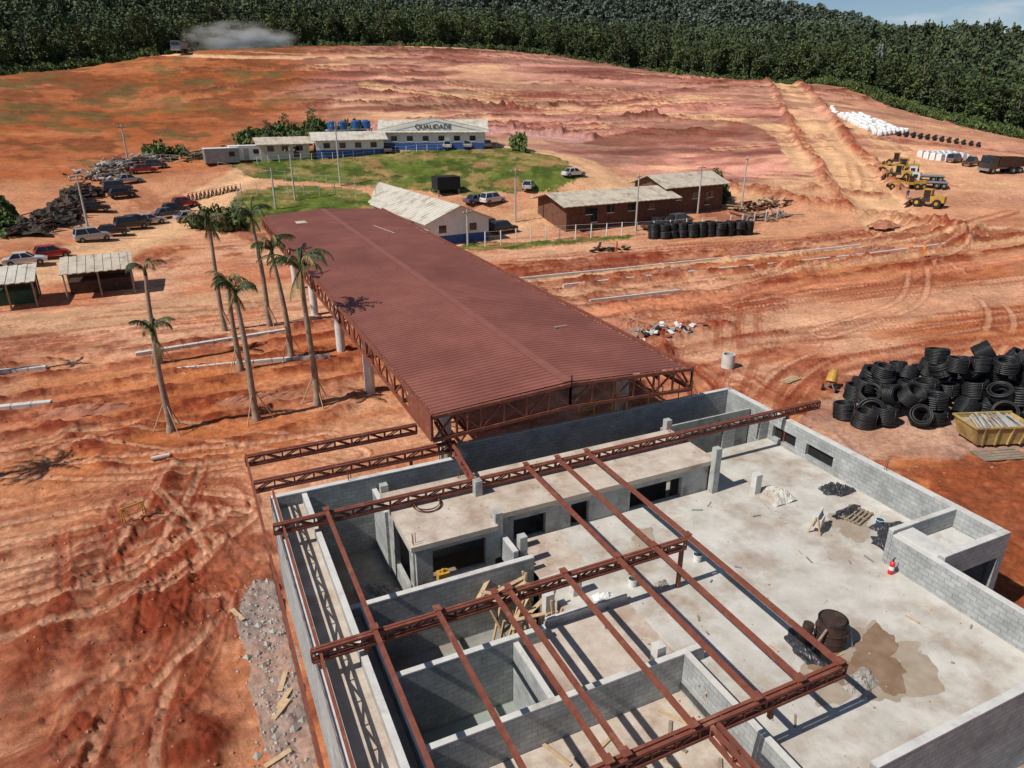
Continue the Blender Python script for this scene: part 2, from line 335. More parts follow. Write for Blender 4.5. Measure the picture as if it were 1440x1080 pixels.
road([(17,146),(35,149),(64,143),(72,120),(66,104)],8,TN,.8)
road([(66,108),(90,108),(112,98)],14,TN,.6)
road([(38,96),(56,102),(70,104)],9,tan*1.05,.7)
road([(-24,78),(-8,76),(8,78)],9,C(.58,.36,.23),.8)
berm([(222,240),(183,190),(158,160),(129,122),(106,92)],3,1.2,dred*1.5,.8)
berm([(236,238),(197,188),(172,158),(142,122),(120,92)],3,1.1,dred*1.4,.8)
berm([(56,234),(98,202),(120,178),(139,157)],2.4,.9,dred*1.2,.9)
DK=C(.14,.055,.038)
for k in range(44):
    x0=rng.uniform(5,160); y0=rng.uniform(160,320); Lh=rng.uniform(25,90)
    berm([(x0,y0),(x0+Lh*.5,y0+rng.uniform(-6,6)),(x0+Lh,y0-rng.uniform(2,26))],rng.uniform(1.2,2.8),.7,DK,1.0)
for k in range(14):
    x0=rng.uniform(15,160); y0=rng.uniform(160,300)
    road([(x0,y0),(x0+30,y0+rng.uniform(-15,5)),(x0+70,y0-rng.uniform(5,40))],rng.uniform(2,9),pink*(1.3 if k%2 else .65),.65)
road([(48,176),(62,172),(78,166),(88,158)],12,C(.55,.31,.27),.9)
berm([(40,182),(50,184),(62,181),(74,176),(84,170),(97,160)],4,1.0,purp*.8,.9)
berm([(95,112),(104,90),(106,72),(98,62)],6,1.2,dred*1.25,.8)
berm([(108,100),(116,92),(124,96)],5,.8,dred*1.2,.7)
for yy,w,h,a in [(79.5,1.6,.4,.9),(76.5,2.4,.7,1),(73.8,2.2,.5,1),(69.8,2.0,.5,1),(66.0,2.0,.7,1),(63.4,2.0,.5,1),(59.8,2.4,.5,1),(55.5,1.6,.3,.8)]:
    x0=26+rng.uniform(0,6)
    berm([(x0,yy),(x0+18,yy+rng.uniform(-1,1)),(x0+40,yy+rng.uniform(-1.5,1)-1.5),(x0+76,yy-4+rng.uniform(-1,1))],w,h,dred*1.05,a)
road([(26,71.5),(60,70.5),(110,66)],2.0,tan,.85); road([(28,64.5),(60,63),(105,59.5)],1.8,tan,.7); road([(28,57.5),(60,56.5),(105,52)],3.5,salmon*1.2,.8)
road([(30,46),(50,47),(80,45),(110,40)],9,dusty,.6)
for yy,w,h,a in [(64.8,1.8,.5,.9),(61.4,1.6,.4,.9),(57.2,1.8,.5,.9),(53.8,2.2,.4,.9),(50.2,2.6,.35,.9),(47.2,2.2,.3,.8)]:
    berm([(-24,yy-1),(-10,yy-.6),(0,yy+rng.uniform(-.5,.5)),(11,yy+.2)],w,h,dred,a)
berm([(-9,50),(-7,45.5),(-2,43.2),(3,43),(8,45),(9,50)],2.0,.3,dred,.9)
berm([(-6.5,44.5),(-5,41.5),(0,41)],1.4,.3,dred,.8)
berm([(-5,34),(-3.4,37.5),(-2.5,41)],1.4,.3,dred,.8)
berm([(-2.5,20),(-3.2,26),(-2.5,31),(-1.6,35)],3.2,.3,dred,1)
berm([(-6,17),(-5.6,24),(-4.4,29)],2.4,.3,dred,.95)
berm([(-8.5,24),(-7,29),(-6.5,34)],1.6,.25,dred,.9)
berm([(-3,13),(-2.4,17),(-2.2,21)],2.4,.25,dred,.9)
berm([(-12,34.8),(-7,35),(-2,34.4)],1.4,.2,dred,.9)
berm([(26,36),(30,42),(33,47),(42,51)],1.4,.3,dred,.8)
berm([(34,45),(38,49),(44,49)],2.5,.6,dred*1.1,.9)
berm([(29,33),(34,36),(42,38),(60,37)],2,.2,dred,.5)
berm([(30,44),(40,45.5),(60,44),(90,38)],1.3,.2,dred*1.2,.7)
for pts in [[(-20,40),(-8,39.2),(0,37.5),(1.0,36)],[(-20,37.6),(-8,37),(-2,36),(1,34)],[(-18,33),(-8,33.5),(-1,34)],[(-16,26),(-9,28),(-5,33),(-3,40)],
   [(-9,16),(-6,22),(-5.4,28),(-7,36)],[(-4,14),(-3.4,22),(-3,30),(-4,38)],[(-14,44),(-6,47),(2,41),(8,38)],[(-16,47),(-4,42),(6,40)],
   [(-10,20),(-4,23),(-.5,28)],[(-12,30),(-4,30),(-.5,33)],[(-24,70),(-8,71),(6,70)],[(-24,75),(-8,76),(6,74)],[(-20,51),(-4,51),(9,52)],
   [(24,40),(32,44),(46,44),(70,40),(100,34)],[(24,36),(36,41),(50,41.5),(80,36)],[(28,31),(40,43),(52,54),(70,58)],[(29,50),(50,52),(80,48),(110,42)],[(30,53),(60,54),(100,49)],[(29,34),(33,40),(34,50),(30,58)],
   [(30,27),(36,34),(50,39),(80,38)],[(29,24),(32,30),(44,36),(70,34)],[(31,20),(34,28),(36,40)],[(60,80),(80,78),(100,70),(120,72)],[(40,82),(60,80),(90,76),(118,84)]]:
    for o in range(2):
        j=[(p[0]+rng.uniform(-1.3,1.3),p[1]+rng.uniform(-1.2,1.2)) for p in pts]
        tracks(j,1.9,.24,.055,dusty*.92 if rng.random()<.5 else dred*1.3,.5)
for k in range(34):
    x0=rng.uniform(30,120); y0=rng.uniform(22,90); a=rng.normal(0,.35); Lh=rng.uniform(12,40)
    tracks([(x0,y0),(x0+Lh*.5*math.cos(a),y0+Lh*.5*math.sin(a)+rng.uniform(-2,2)),(x0+Lh*math.cos(a+.2),y0+Lh*math.sin(a+.2))],2.0,.28,.05,dusty if k%2 else salmon*.7,.5)
for k in range(40):
    x0=rng.uniform(60,215); y0=rng.uniform(110,260); a=rng.uniform(-1.1,-.3); Lh=rng.uniform(20,60)
    if math.hypot(x0,y0)>310: continue
    tracks([(x0,y0),(x0+Lh*.5*math.cos(a),y0+Lh*.5*math.sin(a)+2),(x0+Lh*math.cos(a),y0+Lh*math.sin(a))],2.6,.7,.10,(tan if k%2 else purp),.6)
def inpoly(poly,soft=1.5):
    poly=np.array(poly,float); x=X+(n_m-.5)*soft*3; y=Y+(n_s-.5)*soft*3; ins=np.zeros(len(X),bool)
    xa,ya=poly.min(0)-4; xb,yb=poly.max(0)+4; idx=np.nonzero((X>xa)&(X<xb)&(Y>ya)&(Y<yb))[0]; x=x[idx];y=y[idx]; r=np.zeros(len(idx),bool)
    for i in range(len(poly)):
        x0,y0=poly[i-1];x1,y1=poly[i]
        if y0==y1: continue
        c=((y0>y)!=(y1>y))&(x<(x1-x0)*(y-y0)/(y1-y0)+x0); r^=c
    ins[idx]=r; return ins
grassN=fbm(X,Y,1/5,5,55,.65)
GR=lerp(np.repeat(C(.105,.130,.034),len(X),0),C(.27,.20,.09),sst(.42,.60,grassN)); GR=lerp(GR,C(.05,.08,.018),sst(.48,.62,fbm(X,Y,1/3,5,56,.65))*.85); GR=lerp(GR,C(.36,.2,.11),sst(.58,.68,fbm(X,Y,1/6,4,57,.6))*.7)
for poly in [[(9,147),(13.6,137),(28.3,124.8),(43.6,114),(60,109.8),(66,114),(69,130),(64,143),(50,146.5),(35,147),(20,149)],[(6,114),(10,128),(18,130),(30,121),(29,104),(12,106)],[(33,90.5),(36,93.3),(62,90),(60,88),(40,89)],[(16,162),(20,178),(36,180),(44,168),(36,161)]]:
    g=inpoly(poly); col[g]=GR[g]*(.65+.7*n_s[g][:,None]); Z[g]+=(n_s[g]-.4)*.45
gr=inpoly([(-.5,26.5),(.6,28.5),(1.3,28),(1.3,13),(.3,13),(.3,16),(-.2,19),(-.6,23)],.5); col[gr]=lerp(col[gr],C(.34,.30,.27),.35+.6*n_s[gr]); Z[gr]+=(n_f[gr]-.4)*.16
gr=inpoly([(33,27),(37,32),(46,34),(60,28),(48,20),(36,24)],1.2); col[gr]=lerp(col[gr],C(.50,.40,.33),.6*n_m[gr])
fg=C(.065,.085,.032)*(.6+.8*n_m[:,None]); col=col+(fg-col)*beyond[:,None]
flm=(X>1.3)&(X<27.6)&(Y>5)&(Y<29.4); Z[flm]=-.15
me=bpy.data.meshes.new('ground'); nv=len(X); me.vertices.add(nv); me.vertices.foreach_set('co',np.stack([X,Y,Z],1).astype(np.float32).ravel())
I,J=np.meshgrid(np.arange(nr-1),np.arange(na-1),indexing='ij'); a=(I*na+J).ravel(); q=np.stack([a,a+1,a+1+na,a+na],1)[:, ::-1]
nf=len(q); me.loops.add(nf*4); me.loops.foreach_set('vertex_index',q.ravel().astype(np.int32)); me.polygons.add(nf); me.polygons.foreach_set('loop_start',(np.arange(nf)*4).astype(np.int32)); me.polygons.foreach_set('loop_total',np.full(nf,4,np.int32)); me.polygons.foreach_set('use_smooth',np.ones(nf,bool))
ca=me.color_attributes.new('Col','FLOAT_COLOR','POINT'); ca.data.foreach_set('color',np.concatenate([np.clip(col,0.005,1),np.ones((nv,1))],1).astype(np.float32).ravel())
me.update(calc_edges=True); me.materials.append(MATS['ground_soil']); go=bpy.data.objects.new('ground',me); bpy.context.collection.objects.link(go)
nrm=me.polygons[nf//2].normal.z
if nrm<0: me.flip_normals()
def zat(x,y):
    d=math.hypot(x,y); a=math.atan2(x,y); i=int(np.clip(np.searchsorted(rr,d),0,nr-1)); j=int(np.clip(np.searchsorted(az,a),0,na-1)); return float(Z[i*na+j])

# ------------------------------------------------------------------ main building
bld=empty('concrete_building')
fl=MB()
fl.box(1.7,27.2,6,29,-.4,.5,'pitfloor')
fl.obj('floor_base',bld)
s=MB()
s.box(10.4,26.98,17.4,22.55,.5,2.7,'slab'); s.box(12.75,26.98,15.1,17.4,.5,2.7,'slab'); s.box(12.75,23.28,8.1,15.1,.5,2.7,'slab'); s.box(20.75,26.98,22.55,25.5,.5,2.7,'slab')
s.box(8.05,12.75,14.15,17.4,.5,2.68,'slab_tan')
s.box(3.8,12.55,6,13.9,.5,1.7,'slab_tan'); s.box(10.4,12.5,20,22.5,.5,2.705,'slab_tan')
s.obj('floor_slab',bld)
g=MB(); g.box(3.85,7.85,14.15,16.85,.5,.53,'pitfloor_green'); g.obj('pit_floor',bld)
def wall(mb,axis,c,a0,a1,z0,z1,t=.2,ops=(),mat='block_wall'):
    def bx(u0,u1,w0,w1):
        if u1-u0<.01 or w1-w0<.01: return
        if axis=='x': mb.box(u0,u1,c-t/2,c+t/2,w0,w1,mat)
        else: mb.box(c-t/2,c+t/2,u0,u1,w0,w1,mat)
    cur=a0
    for (o0,o1,p0,p1) in sorted(ops):
        bx(cur,o0,z0,z1); bx(o0,o1,z0,p0); bx(o0,o1,p1,z1); cur=o1
    bx(cur,a1,z0,z1)
def cap(mb,axis,c,a0,a1,z,t=.2,mat='concrete_light',h=.06):
    if axis=='x': mb.box(a0,a1,c-t/2-.004,c+t/2+.004,z,z+h,mat)
    else: mb.box(c-t/2-.004,c+t/2+.004,a0,a1,z,z+h,mat)
w=MB()
def WL(axis,c,a0,a1,z0,z1,t=.2,ops=()):
    wall(w,axis,c,a0,a1,z0,z1,t,ops); cap(w,axis,c,a0,a1,z1,t)
WL('y',1.75,6,27.6,-.3,4.15,.22); WL('y',3.0,6,27.6,.5,4.12,.2); WL('y',3.65,6,20.3,.5,3.5,.16)
w.box(1.87,2.9,6,27.5,.5,3.75,'slab_tan'); w.box(3.11,3.56,6,20.4,.5,3.0,'slab_tan')
WL('x',27.75,1.62,10.4,-.3,4.2,.26); WL('y',10.5,27.9,28.9,-.3,4.2,.2); WL('x',29.0,10.4,27.3,-.3,4.22,.22)
WL('y',27.15,13.3,28.88,-.3,4.2,.3,ops=[(21.2,22.9,2.95,3.6),(23.6,25.2,2.95,3.6)]); w.box(27.2,27.26,21.0,25.4,2.8,3.7,'dark_int')  # dark panel behind the openings paints in their shade
WL('x',25.6,20.9,26.98,2.7,4.05,.18,ops=[(21.4,23.9,2.71,3.75),(24.7,26.4,2.71,3.75)]); w.box(21.0,26.9,26.9,27.0,.5,3.9,'concrete')
WL('y',23.4,8.2,15.0,-.3,4.0,.22); WL('x',15.12,23.3,26.98,2.7,4.18,.2); WL('x',8.0,13.9,23.5,-.3,4.1,.22)
WL('x',13.15,23.52,27.3,-.3,4.2,.26,ops=[(24.7,26.9,.2,3.2)]); w.box(23.55,26.95,13.3,15.0,3.2,3.4,'concrete_light')
w.box(23.52,24.4,13.3,15.0,3.4,4.1,'concrete_light')
WL('y',12.65,6,13.9,.5,3.25,.18); WL('x',14.02,3.75,13.4,.5,3.2,.2); WL('x',17.0,3.75,9.1,.5,3.15,.2); WL('x',20.55,3.1,10.4,.5,3.3,.22)
WL('y',7.95,14.13,16.88,.5,3.0,.18); WL('x',17.5,9.4,12.7,.5,2.95,.18)
WL('x',10.6,3.75,7.2,1.7,3.1,.18)
WL('y',9.75,20.7,22.4,2.6,3.6,.2); WL('y',6.0,25.5,27.6,.5,3.6,.2)
w.obj('block_walls',bld)
rm=MB()
wall(rm,'x',21.9,6.1,9.35,.5,4.08,.18,[(6.75,8.95,2.55,3.85)],'concrete')
wall(rm,'y',6.12,22.0,25.5,.5,4.08,.18,[(22.5,24.6,1.6,3.6)],'concrete')
wall(rm,'y',9.35,21.82,22.45,2.7,4.08,.18,(),'concrete')
wall(rm,'x',22.65,9.45,20.6,2.7,4.08,.2,[(10.5,12.0,2.72,3.75),(13.2,14.1,2.72,3.8),(16.2,19.0,2.72,3.75)],'concrete')
wall(rm,'x',25.7,6.2,20.6,.5,4.08,.18,(),'concrete'); wall(rm,'y',20.6,22.55,25.8,2.7,4.08,.2,(),'concrete')
wall(rm,'y',12.6,22.76,25.6,2.7,4.08,.15,(),'concrete'); wall(rm,'y',15.3,22.76,25.6,2.7,4.08,.15,(),'concrete')
rm.box(6.2,20.5,22.7,25.6,.5,.62,'pitfloor')
rm.box(5.9,9.45,21.7,26,4.08,4.3,'slab_tan'); rm.box(9.45,20.8,22.42,26,4.08,4.3,'slab_tan')
for x,y,z1 in [(20.65,22.3,5.0),(10.2,21.1,4.0),(9.6,24.2,5.0),(9.55,22.0,4.75),(6.1,26.2,4.6),(20.7,26.1,4.8)]: rm.box(x-.16,x+.16,y-.16,y+.16,.5 if z1<4.7 else 2.7,z1,'concrete')
for x,y,z1 in [(22.4,21.4,3.7),(11.2,18.6,3.6),(9.9,18.3,3.4),(11.9,14.4,3.5)]: rm.box(x-.17,x+.17,y-.17,y+.17,2.5,z1,'concrete_light')
for x,y in [(6.1,21.9),(20.6,25.7),(9.4,25.8),(14.5,28.95),(20,28.95),(27.1,28.9),(27.15,18.5),(5,27.75)]:
    for dx,dy in ((-.06,-.06),(.06,.06),(-.06,.06)): rm.cyl((x+dx,y+dy,4.1),(x+dx,y+dy,4.75),.014,.014,'steel_rust',5)
rm.obj('rooms',bld)

# ------------------------------------------------------------------ steel frame
fr=MB(); M_='steel_rust'; zt=4.86
fr.truss((1.05,6,zt),(1.05,31,zt),.36,.08,.05,.9,M_); fr.truss((1.75,6,zt-.1),(1.75,27.5,zt-.1),.26,.07,.05,.9,M_)
fr.truss((1.0,30.7,zt),(9.0,30.7,zt),.42,.10,.05,.8,M_,gap=.16); fr.truss((1.1,28.15,zt),(10.1,28.15,zt),.42,.10,.05,.8,M_,gap=.16)
fr.truss((1.4,24.5,zt),(29.3,24.5,zt),.36,.09,.05,.75,M_,gap=.12)
fr.truss((1.5,17.25,zt),(15.0,17.25,zt),.36,.09,.05,.75,M_,gap=.12)
fr.truss((3.4,10.35,zt),(15.3,10.35,zt),.38,.10,.05,.75,M_,gap=.14)
for x,y0,y1 in [(3.4,6.5,24.5),(5.4,6.5,17.3),(7.35,10.3,17.4),(7.85,10.3,17.4),(12.0,10.3,24.6),(13.55,10.3,24.6),(15.05,10.3,24.6),(9.9,10.3,17.4)]:
    fr.beam((x,y0,zt+.13),(x,y1,zt+.13),.13,.15,M_)
    for yy in (10.35,17.25,24.5):
        if y0-.3<yy<y1+.3: fr.box(x-.12,x+.12,yy-.14,yy+.14,zt+.21,zt+.235,M_)
fr.truss((10.5,6,zt),(10.5,10.2,zt),.38,.1,.05,.8,M_,gap=.2)
for x,y in [(3.1,24.5),(9.6,24.5),(20.65,24.5),(27.15,24.5),(3.1,17.25),(12.7,17.3),(12.65,10.35),(14.9,17.3),(1.75,24.5),(1.75,17.2),(7.9,28.1)]:
    fr.beam((x,y,zt-.44),(x,y,4.0 if x<13 else 2.7),.13,.13,M_)
fr.truss((9.6,24.6,zt),(9.9,30.5,5.3),.4,.1,.06,.8,M_)
fr.obj('steel_roof_frame')

# ------------------------------------------------------------------ canopy
can=empty('entrance_canopy')
x0,x1,xm=8.95,22.9,15.85; y0,y1=27.75,88.5; ze,zr=6.62,7.02
ys=[]; zo=[]; y=y0; p=.36
while y<y1:
    ys+= [y,y+.10,y+.14,y+.30,y+.34]; zo+=[.06,.06,0,0,.06]; y+=p
V=[];F=[]
for (xx,zz) in [(x0,ze),(xm-.02,zr),(xm+.02,zr),(x1,ze)]:
    for a_,o_ in zip(ys,zo): V.append((xx,a_,zz+o_))
k=len(ys)
for si in (0,1,2):
    for i in range(k-1): F.append((si*k+i,(si+1)*k+i,(si+1)*k+i+1,si*k+i+1))
mb=MB(); mb.add(V,F,'roof_red'); mb.obj('roof_sheets',can)
mb=MB(); mb.beam((xm-.13,y0,zr+.065),(xm-.13,y1,zr+.065),.26,.02,'roof_ridge'); mb.beam((xm+.13,y0,zr+.07),(xm+.13,y1,zr+.07),.26,.02,'roof_ridge'); mb.obj('ridge_cap',can)
mb=MB()
for x in (8.8,23.15):
    mb.truss((x,y0-.2,6.66),(x,y1,6.66),1.15,.16,.09,1.5,M_)
mb.truss((8.8,y0-.22,6.62),(xm,y0-.22,7.0),1.15,.16,.09,1.2,M_); mb.truss((xm,y0-.22,7.0),(23.15,y0-.22,6.62),1.15,.16,.09,1.2,M_)
mb.beam((8.72,y0-.34,6.2),(8.72,y0+3,6.2),.05,1.2,M_)
for yy in (30.2,32.5,39.6,47.1,56.7,68.5,79,88):
    mb.truss((8.9,yy,6.5),(xm,yy,6.85),1.1,.13,.08,1.3,M_); mb.truss((xm,yy,6.85),(23.05,yy,6.5),1.1,.13,.08,1.3,M_)
for x in (10.6,12.8,18.9,21.2): mb.beam((x,y0,6.38+.4*(1-abs(x-xm)/7)),(x,y1,6.38+.4*(1-abs(x-xm)/7)),.1,.16,M_)
for x in (10.6,21.2): mb.truss((x,y0,6.3),(x,y1,6.3),.9,.12,.07,1.6,M_)
mb.obj('trusses',can)
mb=MB()
for yy in (31.0,47.1,56.7,68.5,79.5):
    for x in (10.55,21.2):
        mb.cyl((x,yy,-.3),(x,yy,5.3),.36,.36,'column_white',20)
        mb.box(x-.5,x+.5,yy-.5,yy+.5,5.3,5.42,M_)
mb.obj('columns',can,smooth=False)
mb=MB()
mb.box(11.5,12.6,80,81.6,6.90,6.93,'roof_tan'); mb.cyl((18.6,75,7.00),(19.4,70,6.97),.02,.02,'concrete_light',6); mb.beam((19.5,36,6.95),(20.4,36.1,6.9),.05,.04,'concrete_light')
mb.beam((xm,y0-.3,6.9),(xm,y0-.3,7.5),.05,.05,'dark_int')
mb.obj('loose_strips',can)

# ------------------------------------------------------------------ items on slab
def put(mb,name,x,y,z,rz=0,smooth=False): return mb.obj(name,None,(x,y,z),rz,smooth)
mb=MB()
for i,(r0,r1,za,zb) in enumerate([(.50,.50,0,.30),(.50,.49,.32,.62),(.49,.47,.64,.95),(.42,.40,.95,1.05)]): mb.cyl((0,0,za),(0,0,zb),r0,r1,'drum_dark',24)
for z in (.31,.63): mb.torus((0,0,z),.50,.025,'drum_dark',24,6)
mb.torus((0,0,1.0),.46,.03,'black_rubber',24,6); mb.cyl((-.85,.3,0),(-.75,.3,.85),.2,.18,'drum_dark',14); mb.cyl((-.95,-.1,.05),(-.5,-.2,.9),.04,.04,'wood_grey',6); mb.cyl((.55,-.5,0),(.45,-.3,.8),.03,.03,'metal_grey',6)
put(mb,'metal_drum',17.75,12.75,2.7)
def blot(name,x,y,z,rx,ry,rz,mat,seed,nn=90):
    rg=np.random.default_rng(seed); ph=rg.uniform(0,6.28,9); V=[(0,0,0)]
    for i in range(nn):
        t=2*math.pi*i/nn; r=1+.22*math.sin(2*t+ph[0])+.16*math.sin(3*t+ph[1])+.1*math.sin(7*t+ph[2])+.06*math.sin(13*t+ph[3])+.04*math.sin(23*t+ph[4])
        V.append((rx*r*math.cos(t),ry*r*math.sin(t),0))
    mb=MB(); mb.add(V,[(0,i+1,(i+1)%nn+1) for i in range(nn)],mat); put(mb,name,x,y,z,rz)
blot('water_puddle',18.6,11.5,2.710,1.35,.85,.5,'puddle',3); blot('water_puddle',17.0,11.9,2.716,.9,.7,.2,'puddle',5); blot('damp_patch',18.1,11.5,2.705,2.5,1.4,.3,'wet_slab',7)
blot('damp_patch',24.3,17.6,2.704,1.2,.8,.2,'wet_slab',9); blot('damp_patch',15.5,20.3,2.704,.9,.5,.9,'wet_slab',11)
mb=MB(); mb.cyl((0,0,0),(0,0,.5),.10,.10,'red_ext',14); mb.cyl((0,0,.5),(0,0,.57),.10,.04,'red_ext',14); mb.cyl((0,0,.57),(0,0,.64),.03,.03,'black_rubber',8); mb.beam((-.02,0,.66),(.12,0,.70),.03,.03,'black_rubber'); mb.cyl((.03,.02,.6),(.12,.05,.25),.015,.015,'black_rubber',6); mb.cyl((0,0,.2),(0,0,.36),.102,.102,'bag_white',14)
put(mb,'fire_extinguisher',22.9,14.5,2.7)
def heap(name,x,y,z,rx,ry,h,mat,seed=0,n_=28,rz=0):
    rg=np.random.default_rng(seed); o=rg.uniform(0,50)
    u=np.linspace(-1,1,n_); A_,B_=np.meshgrid(u,u,indexing='ij'); A_=A_.ravel(); B_=B_.ravel()
    nzv=fbm(A_*4+o,B_*4,1,4,seed,.65); th=np.arctan2(B_,A_); r=np.hypot(A_,B_)*(1+.22*np.sin(2*th+o)+.15*np.sin(5*th+o*2)); k=np.clip(1-r,0,1)
    V=list(zip(A_*rx*(1+.2*(nzv-.5)),B_*ry,h*(k**.8)*(.2+1.5*nzv)-.02))
    F=[(i*n_+j,(i+1)*n_+j,(i+1)*n_+j+1,i*n_+j+1) for i in range(n_-1) for j in range(n_-1)]
    F=[f for f in F if max(V[i][2] for i in f)>-.01]
    mb=MB(); mb.add(V,F,mat); return mb.obj(name,None,(x,y,z),rz,False)
heap('tarp_heap',26.0,19.9,2.7,.8,.5,.45,'tarp',1); heap('tarp_heap',25.7,16.4,2.7,1.1,.7,.4,'tarp',2); heap('tarp_heap',24.4,15.9,2.7,.5,.8,.3,'tarp',3); heap('tarp_heap',24.9,18.3,2.7,.9,.4,.3,'tarp',14)
heap('tarp_heap',16.8,12.9,2.7,.5,.9,.25,'tarp',4); heap('tarp_heap',9.6,11.7,1.7,.4,.3,.3,'tarp',5); heap('sand_heap',23.1,20.7,2.7,.9,.7,.45,'slab',6); heap('rubble_heap',17.2,11.0,2.7,.7,.5,.3,'rubble',8)
heap('rubble_heap',14.3,17.6,2.7,.4,.3,.25,'rubble',10); heap('rubble_heap',12.1,17.9,2.7,.5,.3,.3,'bag_white',11); heap('sand_heap',5.2,24.3,.5,1.0,.9,.5,'rubble',12)
mb=MB()
for i in range(6): mb.box(-.7,.7,-.5+i*.18,-.4+i*.18,.08,.11,'wood_grey')
for x in (-.6,0,.6): mb.box(x-.05,x+.05,-.52,.55,0,.08,'wood_grey')
put(mb,'wooden_pallet',25.0,18.0,2.7,.3)
mb=MB(); 
for sx in (-.35,.35): mb.beam((sx,-.25,0),(sx,0,.9),.06,.06,'wood_light'); mb.beam((sx,.25,0),(sx,0,.9),.06,.06,'wood_light')
mb.box(-.4,.4,-.06,.06,.85,.95,'concrete_light'); mb.box(-.3,.3,-.2,.2,.3,.7,'concrete_light'); put(mb,'mortar_trestle',22.6,17.9,2.7,.5)
for x,y,z in [(13.4,18.1,2.7),(16.6,18.3,2.7),(25.3,17.0,2.7)]:
    mb=MB(); mb.cyl((0,0,0),(0,0,.32),.14,.17,'tank_blue' if x>20 else 'bag_white',14,caps=False); mb.cyl((0,0,0.01),(0,0,.28),.13,.15,'green_dark',14); mb.torus((0,0,.32),.17,.012,'bag_white',16,5); put(mb,'bucket',x,y,z)
mb=MB()
for i in range(4): mb.torus((0,0,.03+.035*i),.55+.05*math.sin(i*2),.02,'wood_brown',30,5)
put(mb,'cable_coil',7.4,24.3,4.3)
mb=MB(); mb.box(-.22,.22,-.16,.16,.02,.5,'yellow_paint'); mb.cyl((0,0,.5),(0,0,.62),.08,.06,'yellow_paint',10); mb.beam((-.15,0,.56),(.15,0,.56),.05,.05,'yellow_paint'); put(mb,'yellow_jerry_can',7.0,21.4,2.6)
tp=MB(); rg=random.Random(5)
for i in range(18):
    x=rg.uniform(7.6,10.2); y=rg.uniform(17.6,20.0); tp.beam((x,y,.5),(x+rg.uniform(-.9,.9),y+rg.uniform(-.5,.5),rg.uniform(2.6,3.5)),.08,.08,'wood_light')
for i in range(14):
    x=rg.uniform(7.2,10); y=rg.uniform(17.6,20.2); tp.beam((x,y,rg.uniform(2.2,3.1)),(x+rg.uniform(.6,2),y+rg.uniform(-1,1),rg.uniform(2.2,3.2)),.16,.04,'wood_light')
tp.obj('timber_props')
def stone(mb,x,y,z,r,mat,rg):
    V=[(x+dx*r*rg.uniform(.6,1.2),y+dy*r*rg.uniform(.6,1.2),z+dz*r*rg.uniform(.5,.9)) for dx,dy,dz in [(1,0,0),(0,1,0),(-1,0,0),(0,-1,0),(0,0,1),(0,0,-.5)]]
    mb.add(V,[(0,1,4),(1,2,4),(2,3,4),(3,0,4),(1,0,5),(2,1,5),(3,2,5),(0,3,5)],mat)
mb=MB()
for i in range(30):
    a_=rg.uniform(0,3.14); x=rg.uniform(10.8,23); y=rg.uniform(8.6,21.5); l=rg.uniform(.1,.5); mb.beam((x,y,2.725),(x+l*math.cos(a_),y+l*math.sin(a_),2.725),.05,.04,rg.choice(['wood_light','wood_grey','metal_grey']))
for i in range(160):
    stone(mb,rg.uniform(10.8,26.5),rg.uniform(8.6,22),2.71,rg.uniform(.02,.06),rg.choice(['rubble','concrete','wood_grey']),rg)
for i in range(34):
    x=rg.uniform(3.9,12.3); y=rg.uniform(7,13.6); l=rg.uniform(.2,1.4); a_=rg.uniform(0,3.14); mb.beam((x,y,1.74),(x+l*math.cos(a_),y+l*math.sin(a_),1.74),.10,.05,rg.choice(['wood_light','wood_grey']))
for i in range(60):
    stone(mb,rg.uniform(6.3,20),rg.uniform(22.7,25.8),4.31,rg.uniform(.02,.06),rg.choice(['rubble','concrete','wood_grey']),rg)
for i in range(420):
    x=rg.gauss(.5,.5); y=rg.uniform(13,28); 
    if x>1.2: continue
    stone(mb,x,y,zat(x,y)+.02,rg.uniform(.03,.10) if rg.random()<.93 else .18,rg.choice(['rubble','rubble','concrete']),rg)
for x,y,a_ in [(.4,20.4,.9),(.2,20.0,.8),(.6,21.2,1.2),(-.3,18.2,.3),(-.2,25.5,2)]: mb.beam((x,y,zat(x,y)+.06),(x+.9*math.cos(a_),y+.9*math.sin(a_),zat(x,y)+.1),.18,.04,'wood_light')
for i in range(700):
    x=rg.uniform(-14,.5); y=rg.uniform(16,60); stone(mb,x,y,zat(x,y)+.01,rg.uniform(.03,.10),'soil_heap',rg)
for i in range(700):
    x=rg.uniform(29,80); y=rg.uniform(18,80); stone(mb,x,y,zat(x,y)+.01,rg.uniform(.05,.16),'soil_heap',rg)
mb.obj('scattered_debris')
mb=MB()
for x,y,z in [(17.2,28.9,4.25),(19.2,28.9,4.25),(21.5,28.9,4.25),(23.5,28.9,4.25)]:
    for dx in (0,.9): mb.cyl((x+dx,y,z),(x+dx,y,z+1.0),.03,.03,'yellow_paint',6)
    for dz in (.5,1.0): mb.cyl((x,y,z+dz),(x+.9,y,z+dz),.025,.025,'yellow_paint',6)
mb.obj('guard_railing')
mb=MB()
for sx in (-.5,.5):
    for sy in (-.25,.25): mb.beam((sx,sy,0),(sx,sy*.3,.8),.05,.05,'yellow_paint')
mb.beam((-.6,0,.8),(.6,0,.8),.06,.06,'yellow_paint'); mb.beam((-.6,0,.35),(.6,0,.35),.04,.04,'yellow_paint'); put(mb,'saw_horse',-4.4,35.6,zat(-4.4,35.6),.4)
mb=MB(); mb.cyl((-.5,0,.12),(.5,0,.12),.12,.12,'concrete_light',12); put(mb,'concrete_pipe',-3.2,42.3,zat(-3.2,42.3),.1)

